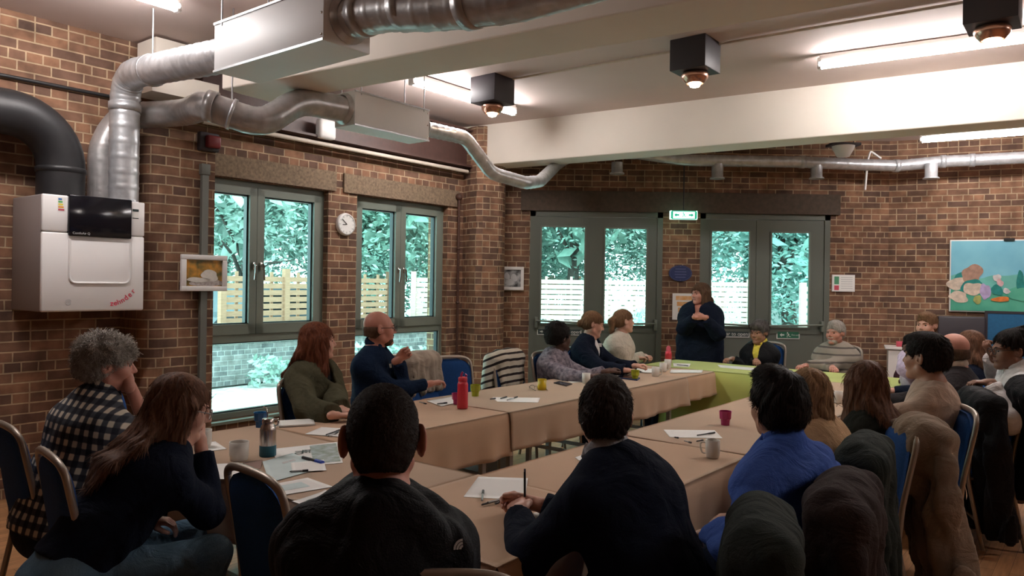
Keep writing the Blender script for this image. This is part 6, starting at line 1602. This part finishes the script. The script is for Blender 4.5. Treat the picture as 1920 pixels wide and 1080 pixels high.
    if neckline in ('v', 'open'): TF.loft(Nk+upv*.03+Fw*.09, Q(.68 if neckline == 'v' else .45)+Fw*(.16*g+.02), Rt, .052, .07, .012, .05, .01, True)
    if sleeve <= .5:
        pass
    d_ = folds(hash(label) % 1000 if False else sum(map(ord, label)) % 997, fold, 20, None)
    TF.disp = d_
    top_o = np_obj('hooded_jacket' if neckline == 'hood' else 'top', [TF.mesh(.0095*res)], top, t, 1)
    if under:
        UF = Field(); UF.loft(Q(.4)+Fw*.006, Q(.78)+Fw*.006, Rt, .12*g, .112*g+c*.4, .13*g, .116*g+c*.4, .05); UF.loft(Q(.78)+Fw*.006, Q(.93)+Fw*.004, Rt, .13*g, .110*g, .10, .070, .04)
        if fem:
            for s_ in (-1, 1): UF.ell(Q(.66)+Rt*(s_*.06)+Fw*.075*g, (.055, .056, .062), None, .05)
        UF.cone(Nk+upv*.0, Q(.9), .06, .07, .03); UF.ell(Nk+upv*.075+Fw*.05, (.060, .085, .078), None, .008, True); np_obj('inner_top', [UF.mesh(.010)], under, t, 1)
    if collar:
        CF = Field(); CF.torus(Nk+upv*.050, upv*1.0+Fw*.35, .062, .012, .01, .45)
        for s_ in (-1, 1): CF.loft(Nk+upv*.042+Fw*.065+Rt*(s_*.02), Nk+upv*.005+Fw*.078+Rt*(s_*.050), Rt, .020, .008, .012, .006, .01)
        np_obj('collar', [CF.mesh(.0055)], collar, t, 1)
    if legs:
        LF = Field(); LF.loft(Q(-.06), Q(.10), Rt, .175*g, .125*g, .160*g, .118*g, .05)
        for (hp, kn, an) in lg: LF.cone(hp, kn, .088*g, .066, .05); LF.cone(kn, an+ZV*.0, .064, .050, .03, cut=1)
        LF.disp = folds(5, .005, 18); np_obj('trousers', [LF.mesh(.013)], bottom, t, 1)
        for (hp, kn, an) in lg:
            SF = Field(); fwd = Fw; SF.loft(V((an.x, an.y, .045))-fwd*.04, V((an.x, an.y, .035))+fwd*.15, Rt, .040, .045, .045, .033, .02); SF.cone(V((an.x, an.y, .05)), V((an.x, an.y, .11)), .045, .045, .02); SF.plane(V((0, 0, .004)), -ZV)
            np_obj('shoe', [SF.mesh(.010)], 'shoe', t, 1)
    # ---- hair, face
    if hair: hair_obj(H, hair, len(label), res, t, (Q(.86)-Fp*(.125*gir+puff), Q(.70)-Fp*(.158*gir+puff), Q(.52)-Fp*(.145*gir+puff), Rt))
    if faceparts: add_face(H, bo, skin_m, hair[1] if hair else 'hair_grey', True, 'lip_dark' if skin_m in ('skin_dark', 'skin_brown') else 'lip')
    if beard:
        BFd = Field(); BFd.ell(H(0, .045, -.085), (.052*hsc, .052*hsc, .042*hsc), H.ax, .02); BFd.cone(H(-.024, .092, -.048), H(.024, .092, -.048), .007, .007, .01); BFd.ell(H(0, .10, -.062), (.022, .02, .009), H.ax, .006, True); BFd.disp = strand_disp(H, .002, 30, 3); BFd.plane(H(0, .0, -.055), H.u-H.f*.5)
        np_obj('beard', [BFd.mesh(.0052)], beard, t, 1)
    if specs:
        for s_ in (-1, 1):
            mb = MB(); mb.tube([H(s_*.033+.024*math.cos(q*math.pi/8), .108, .000+.019*math.sin(q*math.pi/8)) for q in range(16)], .0022, 6, closed=True); mb.tube([H(s_*.057, .104, .006), H(s_*.078, .06, .008), H(s_*.082, -.008, .008)], .0022, 6)
            if s_ == 1: mb.tube([H(-.01, .110, .004), H(0, .112, .007), H(.01, .110, .004)], .002, 6)
            mb.build('eyeglass_rim', specs if isinstance(specs, str) else 'pen_black', t)
    PEOPLE.append(dict(o=t, top=top_o))
    P_ = dict(t=t, H=H, Nk=Nk, Hp=Hp, SR=SR, SL=SL, Fw=Fw, Rt=Rt, tg=tg, up=upv, Q=Q)
    return P_
# ================================================================ the people
XW = V((1, 0, 0)); YW = V((0, 1, 0))
def dv(phi, up=0): return V((math.sin(R(phi))*math.cos(R(up)), math.cos(R(phi))*math.cos(R(up)), math.sin(R(up))))
def th(px, py, h=.77): return PH(px, py, h)
GR, GL, GF = 'people along the right row', 'people along the left row', 'people behind the far table'
# near left pair
person('person with curly grey hair in a checked flannel shirt, hand on cheek, far left', (203, 684, 3.4), 58, 42, pitch=4, lean=.22, hair=('curly', 'hair_grey'), top='plaid', bottom='f_darkjeans', collar='plaid', sleeve=.22, neckline='shirt', skin_m='skin_red',
       hands=((U(243, 722, 3.42), dv(-40, 62), dv(-70, 0), .55, dv(60, -80)), (ST(-3.72, 1.9, .77), dv(80, 0), -ZV, .5)), gir=1.08, fold=.007, puff=.006)
person('person with long brown hair in black sweater and blue jeans leaning on the near table', (340, 764, 2.9), 62, 44, pitch=16, lean=.40, hair=('long', 'hair_long_brown'), top='f_navy', bottom='f_jeans', fem=True, specs='pen_clear', knees=.48, hemd=-.03,
       hands=((U(377, 838, 3.0), dv(-30, 70), dv(-80, 10), .8, dv(60, -75)), None), sleeve=.92, skin_m='skin_fair')
person('person with cropped dark hair in a black hooded jacket, nearest the viewer', (718, 820, 1.80), -9, 2, lean=.07, hair=('crop', 'hair_dark'), top='f_black', skin_m='skin_red', neckline='hood', gir=1.02, fold=.014, puff=.012, sleeve=.98, res=.85, neckfwd=.02, ear=1.28,
       hands=(None, None), elbow_out=.25, sw=-.015, bottom='f_darkjeans', fat=1.05)
hl, hr = PH(972, 966, .785), PH(1012, 948, .79)
P4 = person('person in a dark navy sweater over a pale collar, hands on the near table', (1136, 778, 2.44), 10, -40, lean=.22, hair=('short', 'hair_dark'), top='f_navy', collar='f_shirt_pale', skin_m='skin_fair', gir=1.1, fold=.006, puff=.010, res=.85, sleeve=.97,
       hands=((hr, dv(-60, 2), dv(200, -30), .75, dv(60, -60)), (hl, dv(-5, 8), dv(60, -50), .8, dv(215, -50))), bottom='f_darkjeans', hsc=.96, hip_back=.06)
person('person with thick black hair in a bright blue collared shirt, seen from behind', (1456, 762, 2.80), -12, -38, lean=.10, hair=('thick', 'hair_black'), top='f_blue', collar='f_blue', skin_m='skin_tan', gir=1.05, fold=.015, puff=.020, sleeve=.96, neckline='shirt', sleeve_puff=.006,
       hands=(None, (U(1345, 1000, 2.70), dv(-30, -20), -ZV, .6, dv(230, -50))), bottom='f_darkjeans')
person('person with a chin-length blonde bob in a camel sweater on the right row', (1514, 739, 3.5), -12, -42, lean=.10, hair=('bob', 'hair_blonde'), top='f_camel', fem=True, fold=.006, puff=.014, neckline='high', hsc=.95,
       hands=(None, None))
person('person with very long brown hair in a dark green top beyond the blonde bob', (1622, 722, 3.9), -2, -36, lean=.10, hair=('long', 'hair_long_brown'), top='f_darkgreen', fem=True, fold=.006, puff=.010,
       hands=(None, None))
person('person with short black hair in a cream T-shirt on the right row', (1735, 670, 4.25), -32, -50, lean=.03, hair=('short', 'hair_black'), top='f_cream', skin_m='skin_tan', hsc=1.08, fold=.008, puff=.008, sleeve=.30, gir=1.0, beard=None,
       hands=(None, (ST(-1.45, 4.45, .79), dv(10, 5), -ZV, .7)))
person('bald person in a dark top seen from behind, beyond the cream T-shirt', (1784, 657, 5.25), -35, -45, lean=.10, hair=('bald_ring', 'hair_brown'), top='f_charcoal', collar='f_cream', skin_m='skin_red', res=1.2,
       hands=((ST(-1.2, 6.1, .78), dv(-50), -ZV, .5), (ST(-1.4, 5.9, .78), dv(-40), -ZV, .5)))
person('person with long auburn-brown hair in a black top beyond the bald person', (1817, 650, 5.85), -10, -45, lean=.10, hair=('long', 'hair_long_brown'), top='f_navy', fem=True, res=1.2, hands=((ST(-1.2, 6.8, .78), dv(-50), -ZV, .5), (ST(-1.4, 6.5, .78), dv(-40), -ZV, .5)))
person('person with dark braided hair in a white shirt, in profile at the right edge', (1893, 657, 4.9), -82, -62, pitch=4, lean=.12, hair=('braids', 'hair_black'), top='f_white', skin_m='skin_brown', fem=True, collar='f_white', fold=.010, puff=.018, specs=True, neckline='shirt', sleeve=.9,
       hands=((U(1862, 668, 5.15), dv(-60, 60), dv(80, 10), 1.1), (U(1855, 722, 4.75), dv(-80), -ZV, .6)))
person('person in a lilac shirt, hand at cheek, mostly hidden behind the cream T-shirt', (1713, 655, 6.5), -110, -70, lean=.08, hair=('short', 'hair_black'), top='f_lilac', skin_m='skin_dark', res=1.25, puff=.012,
       hands=((ST(-1.35, 7.3, .8), dv(-60), -ZV, .5), (U(1697, 668, 6.4), dv(40, 70), dv(90, 0), .6)))
# far table
person('person with short fair hair at the right end of the lime table, half hidden', (1737, 610, 7.35), -125, -141, lean=.05, hair=('short', 'hair_mid_blonde'), top='f_maroon', skin_m='skin_fair', res=1.25, fem=True)
person('person with white hair in a striped sweater behind the lime table', (1566, 624, 7.95), -128, -141, lean=.02, hair=('short', 'hair_white'), top='stripe_sweater', skin_m='skin_red', res=1.15, neckline='crew', puff=.014, gir=1.08, beard='hair_white',
       hands=((ST(-2.25, 7.98, .78), dv(200), -ZV, .5), (ST(-2.5, 7.98, .78), dv(230), -ZV, .5)))
person('person with short grey hair in a black blazer over a yellow shirt', (1423, 623, 8.3), -128, -141, pitch=8, lean=.03, hair=('short_grey', 'hair_salt'), top='f_black', under='f_yellow', collar='f_yellow', skin_m='skin_mid', res=1.1, neckline='open', fem=True, puff=.010,
       hands=((ST(-3.05, 8.0, .78), dv(200), -ZV, .5), (ST(-3.3, 8.0, .78), dv(230), -ZV, .5)))
person('standing person with long grey-brown hair all in black, hands clasped at the chest', (1313, 551, 8.65), -118, -150, pitch=2, lean=.0, hair=('long', 'hair_brown'), top='f_navy', skin_m='skin_red', res=1.05, standing=True, gir=1.30, hem=.42, sw=.02, puff=.02, neckline='v', fem=True, neckfwd=.02, fold=.008, fat=1.12,
       hands=((U(1303, 596, 8.30), dv(60, 0), dv(0, 0), .6, dv(-90, -60)), (U(1322, 597, 8.28), dv(-80, 0), dv(-10, 0), .6, dv(100, -60))))
# left row, far to near
person('person with a light brown ponytail in an off-white sweater', (1170, 602, 7.9), 72, 122, lean=.10, hair=('pony', 'hair_mid_blonde'), top='f_offwhite', fem=True, res=1.1, puff=.012,
       hands=((PH(1192, 672, .80), dv(70, 0), -ZV, .7), (PH(1206, 668, .80), dv(150, 0), -ZV, .7)))
person('person with brown hair tied low, in a black cardigan over a white top', (1112, 608, 7.4), 84, 118, pitch=14, lean=.14, hair=('bun', 'hair_mid_blonde'), top='f_navy', under='f_white', fem=True, neckline='v', res=1.1, puff=.012,
       hands=((PH(1172, 694, .80), dv(80, 0), -ZV, .7), (PH(1190, 686, .81), dv(110, 10), -ZV, .9)))
person('person with short black curly hair in a grey patterned blouse on the left row', (1050, 633, 6.9), 58, 116, lean=.10, hair=('afro', 'hair_black'), top='pattern', skin_m='skin_dark', fem=True, res=1.1, puff=.016, sleeve=.8,
       hands=((PH(1120, 706, .80), dv(90, 0), -ZV, .6), (PH(1139, 696, .81), dv(60, 10), -ZV, .8)))
person('bald person with glasses and short beard in a navy polo shirt by the windows', (712, 616, 5.5), 66, 112, lean=.05, hair=('bald_ring', 'hair_brown'), top='f_darkblue', collar='f_darkblue', skin_m='skin_red', gir=1.08, beard='hair_brown', specs='pen_black', sleeve=.98, neckline='shirt', knees=.5,
       hands=((ST(-3.95, 3.9, .84), dv(60, 10), -ZV, .6), (U(748, 678, 5.45), dv(80, 35), dv(190, 0), 1.1)), legs=True, hsc=1.05)
person('person with long auburn hair in an open olive shirt over a black top', (597, 640, 5.0), 62, 112, lean=.04, hair=('long', 'hair_red'), top='f_olive', under='f_black', neckline='open', fem=True, puff=.022, fold=.010, sleeve=.96,
       hands=((PH(625, 778, .79), dv(70, 0), -ZV, .6), (PH(640, 768, .79), dv(100, 0), -ZV, .6)))
# small badges and the jacket emblem lie on the cloth surface
def badge(word, px, py, w, h, m, name):
    P = [q for q in PEOPLE if word in q['o']['label']][0]; ob = P['top']; l = parent_world_loc(ob.parent)
    from mathutils.bvhtree import BVHTree
    bv = BVHTree.FromPolygons([v.co for v in ob.data.vertices], [tuple(p.vertices) for p in ob.data.polygons])
    o_ = V((0, 0, CAMZ))-l; d = (U(px, py, 1.0)-V((0, 0, CAMZ))).normalized(); hit, n, _, _ = bv.ray_cast(o_, d)
    if hit is None: return
    hit = hit+l; X = ZV.cross(n).normalized(); Z = n.cross(X)
    if name == 'emblem':
        for q in range(3):
            mb = MB(); r0 = w*(1-.30*q); r1 = r0-w*.22; pts = [hit+n*.006+X*(-math.cos(a)*r_)+Z*(math.sin(a)*r_)+X*w*.5 for (r_, rng) in ((r0, range(0, 9)), (r1, range(8, -1, -1))) for a in [R(90*k/8) for k in rng]]
            mb.prism(pts, n*.002); mb.build('emblem_arc', m, ob)
    else:
        mb = MB(); mb.box(hit+n*.006, (w, .004, h), (X, n, Z)); mb.build(name, m, ob)
badge('black hooded jacket', 858, 1030, .022, .0, 'grey_print', 'emblem')
badge('black cardigan', 1124, 647, .045, .035, 'paper', 'name_badge')
badge('navy polo', 731, 686, .022, .03, 'paper', 'name_badge')
# pencil held upright by the navy sweater person
pc = PH(984, 944, .80); t = thing('pencil', 'dark pencil held upright between the hands on the near corner table', 'pencil', pc); mb = MB(); mb.tube([pc, pc+V((-.002, .0, .115))], .0042, 8); mb.build('shaft', 'pen_black', t); mb = MB(); mb.tube([pc+V((-.002, 0, .115)), pc+V((-.002, 0, .125))], .0044, 8); mb.build('eraser', 'chrome', t)

# ================================================================ chairs
def ch_px(label, px, py, Y, phi, z=.955, group=None):
    """place a chair so the middle of its back top stands at a pixel at depth Y"""
    p = U(px, py, Y); f = dv(phi); return chair(label, p.x+f.x*.29, p.y+f.y*.29, phi, group)
ch_px('blue banquet chair at the far left edge behind the checked shirt', 18, 790, 3.22, 42)
ch_px('blue banquet chair behind the person in black sweater and jeans', 100, 835, 2.72, 46)
ch_px('empty blue banquet chair drawn up to the near table, left of the black jacket', 478, 876, 2.52, 44)
ch_px('banquet chair under the black hooded jacket, only its pale top rail showing', 815, 1062, 1.66, -4)
ch_px('blue banquet chair at the left end of the near table, behind the checked sleeve', 222, 722, 4.3, 60)
ch_px('blue banquet chair behind the open olive shirt', 560, 706, 4.95, 112)
ch_px('blue banquet chair under the pale draped coat by the right window', 790, 668, 6.15, 118)
ch_px('empty blue banquet chair by the right window, next to the pale draped coat', 844, 666, 6.4, 150)
ch_px('blue banquet chair whose rounded top shows past the bald person with glasses', 728, 645, 6.4, 160)
ch_px('banquet chair under the striped cardigan', 951, 665, 6.8, 128)
for (lab, px, py, Y, phi) in (('banquet chair behind the patterned blouse', 1015, 680, 7.0, 118), ('banquet chair behind the black cardigan', 1075, 665, 7.5, 118), ('banquet chair behind the off-white sweater', 1140, 655, 8.0, 122),
                              ('banquet chair behind the black blazer and yellow shirt', 1440, 665, 8.62, -141), ('banquet chair behind the striped sweater', 1580, 665, 8.3, -141), ('banquet chair behind the fair-haired person at the lime table end', 1750, 665, 7.7, -141),
                              ('blue banquet chair behind the white shirt at the right edge', 1915, 715, 4.75, -62)):
    ch_px(lab, px, py, Y, phi)
ch_px('banquet chair of the navy sweater person, under a green-black coat', 1420, 1000, 2.10, -72)
ch_px('banquet chair of the blue shirt person, under a brown-black coat', 1578, 935, 2.44, -60)
ch_px('banquet chair of the blonde bob person, under a dark coat', 1616, 862, 3.07, -60)
ch_px('blue banquet chair with a beige trench coat over its back', 1690, 790, 3.55, -80)
ch_px('dark blue banquet chair of the cream T-shirt person', 1808, 757, 4.05, -74)
ch_px('banquet chair of the bald person, under a long black coat', 1822, 732, 4.8, -74)
ch_px('banquet chair beyond the long black coat, under a mauve coat', 1862, 728, 5.35, -74)

# ================================================================ coats over chair backs
def coat(label, px, py, Y, phi, m, zb, w=.25, wb=.28, sl=True, seed=1, name='coat', dep=.075, amp=.016, cat='coat', lean=0.0):
    p = U(px, py, Y); f = dv(phi); r = V((math.cos(R(phi)), -math.sin(R(phi)), 0)); zt_ = p.z+.02
    a = V((p.x, p.y, zt_-.075)); back = a-f*.03
    t = thing(name, label, cat, V((p.x, p.y, zb)))
    F = Field()
    F.cone(a-r*(w-.09), a+r*(w-.09), .078, .078, .05); F.loft(a-ZV*.02, a-ZV*.12, r, w, .055, w, .055, .04)
    F.loft(back, V((back.x, back.y, zt_-.38))-f*.015, r, w-.01, dep, w+.005, dep*.9, .05)
    F.loft(V((back.x, back.y, zt_-.38))-f*.015, V((back.x, back.y, zb))-f*(.02+lean), r, w+.005, dep*.9, wb, dep, .05, cutb=1)
    F.loft(a+f*.055, V((a.x, a.y, zt_-.30))+f*.075, r, w-.03, .025, w-.05, .018, .03)
    # the chair back goes up inside the coat
    if sl:
        for s_ in (-1, 1):
            q = back+r*(s_*(w-.03))-f*.02; e = V((q.x, q.y, zt_-.30))+r*(s_*.03); g_ = V((q.x, q.y, max(zb+.1, zt_-.58)))+r*(s_*.015)-f*.02
            F.cone(q, e, .055, .05, .025); F.cone(e, g_, .05, .042, .02, cut=1)
    F.loft(back+ZV*.03-f*.055, back-ZV*.10-f*.075, r, w*.42, .016, w*.30, .014, .015)
    g1 = folds(seed, amp*.45, 16)
    A, Rr, Ff = A3(back), A3(r), A3(f); ph = np.random.RandomState(seed).rand(4)*6.28
    def dsp(P):
        q = P-A; x = q@Rr; dz = np.clip(.25-(q[:, 2])/.45, 0, 1.4); s1 = np.sin(x*26+ph[0]+3.5*q[:, 2]); s2 = np.sin(x*49+ph[1]-3*q[:, 2]); return amp*dz*((1-2*np.abs(s1))*.9+(1-2*np.abs(s2))*.6)+g1(P)
    F.disp = dsp
    np_obj('cloth', [F.mesh(.012)], m, t, 1)
    return t
coat('green-black coat over the chair of the navy sweater person, bottom edge of the photo', 1420, 966, 2.08, -72, 'f_greencoat', .10, seed=2, w=.225, wb=.24)
coat('brown-black coat hanging on the chair behind the blue shirt', 1578, 905, 2.42, -60, 'f_brownblack', .12, seed=3, w=.235, wb=.27, amp=.02)
coat('dark green-black coat on the chair behind the blonde bob', 1616, 830, 3.05, -60, 'f_greencoat', .28, seed=4, w=.225)
t = coat('long beige trench coat hanging from the blue chair behind the dark green top', 1728, 790, 3.50, -78, 'f_trench', .10, seed=5, w=.17, wb=.30, amp=.022, lean=.10)
coat('long black coat hanging behind the bald person, almost to the floor', 1832, 735, 4.7, -74, 'f_black', .13, seed=6, w=.21, wb=.27, amp=.02, lean=.05)
coat('mauve grey coat hanging right of the long black coat', 1870, 736, 5.25, -74, 'f_mauve', .20, seed=7, w=.18, wb=.22, lean=.04)
coat('black coat on the chair of the white shirt person at the right edge', 1915, 712, 4.72, -62, 'f_black', .35, seed=8, w=.25)
coat('pale beige coat bunched over a chair back beside the right window', 790, 664, 6.15, 118, 'f_beigecoat', .42, seed=9, w=.23, amp=.02)
coat('black and cream striped knitted cardigan over a chair back', 951, 660, 6.8, 128, 'stripe_cardigan', .40, seed=10, w=.215, name='cardigan', amp=.010, cat='cardigan')
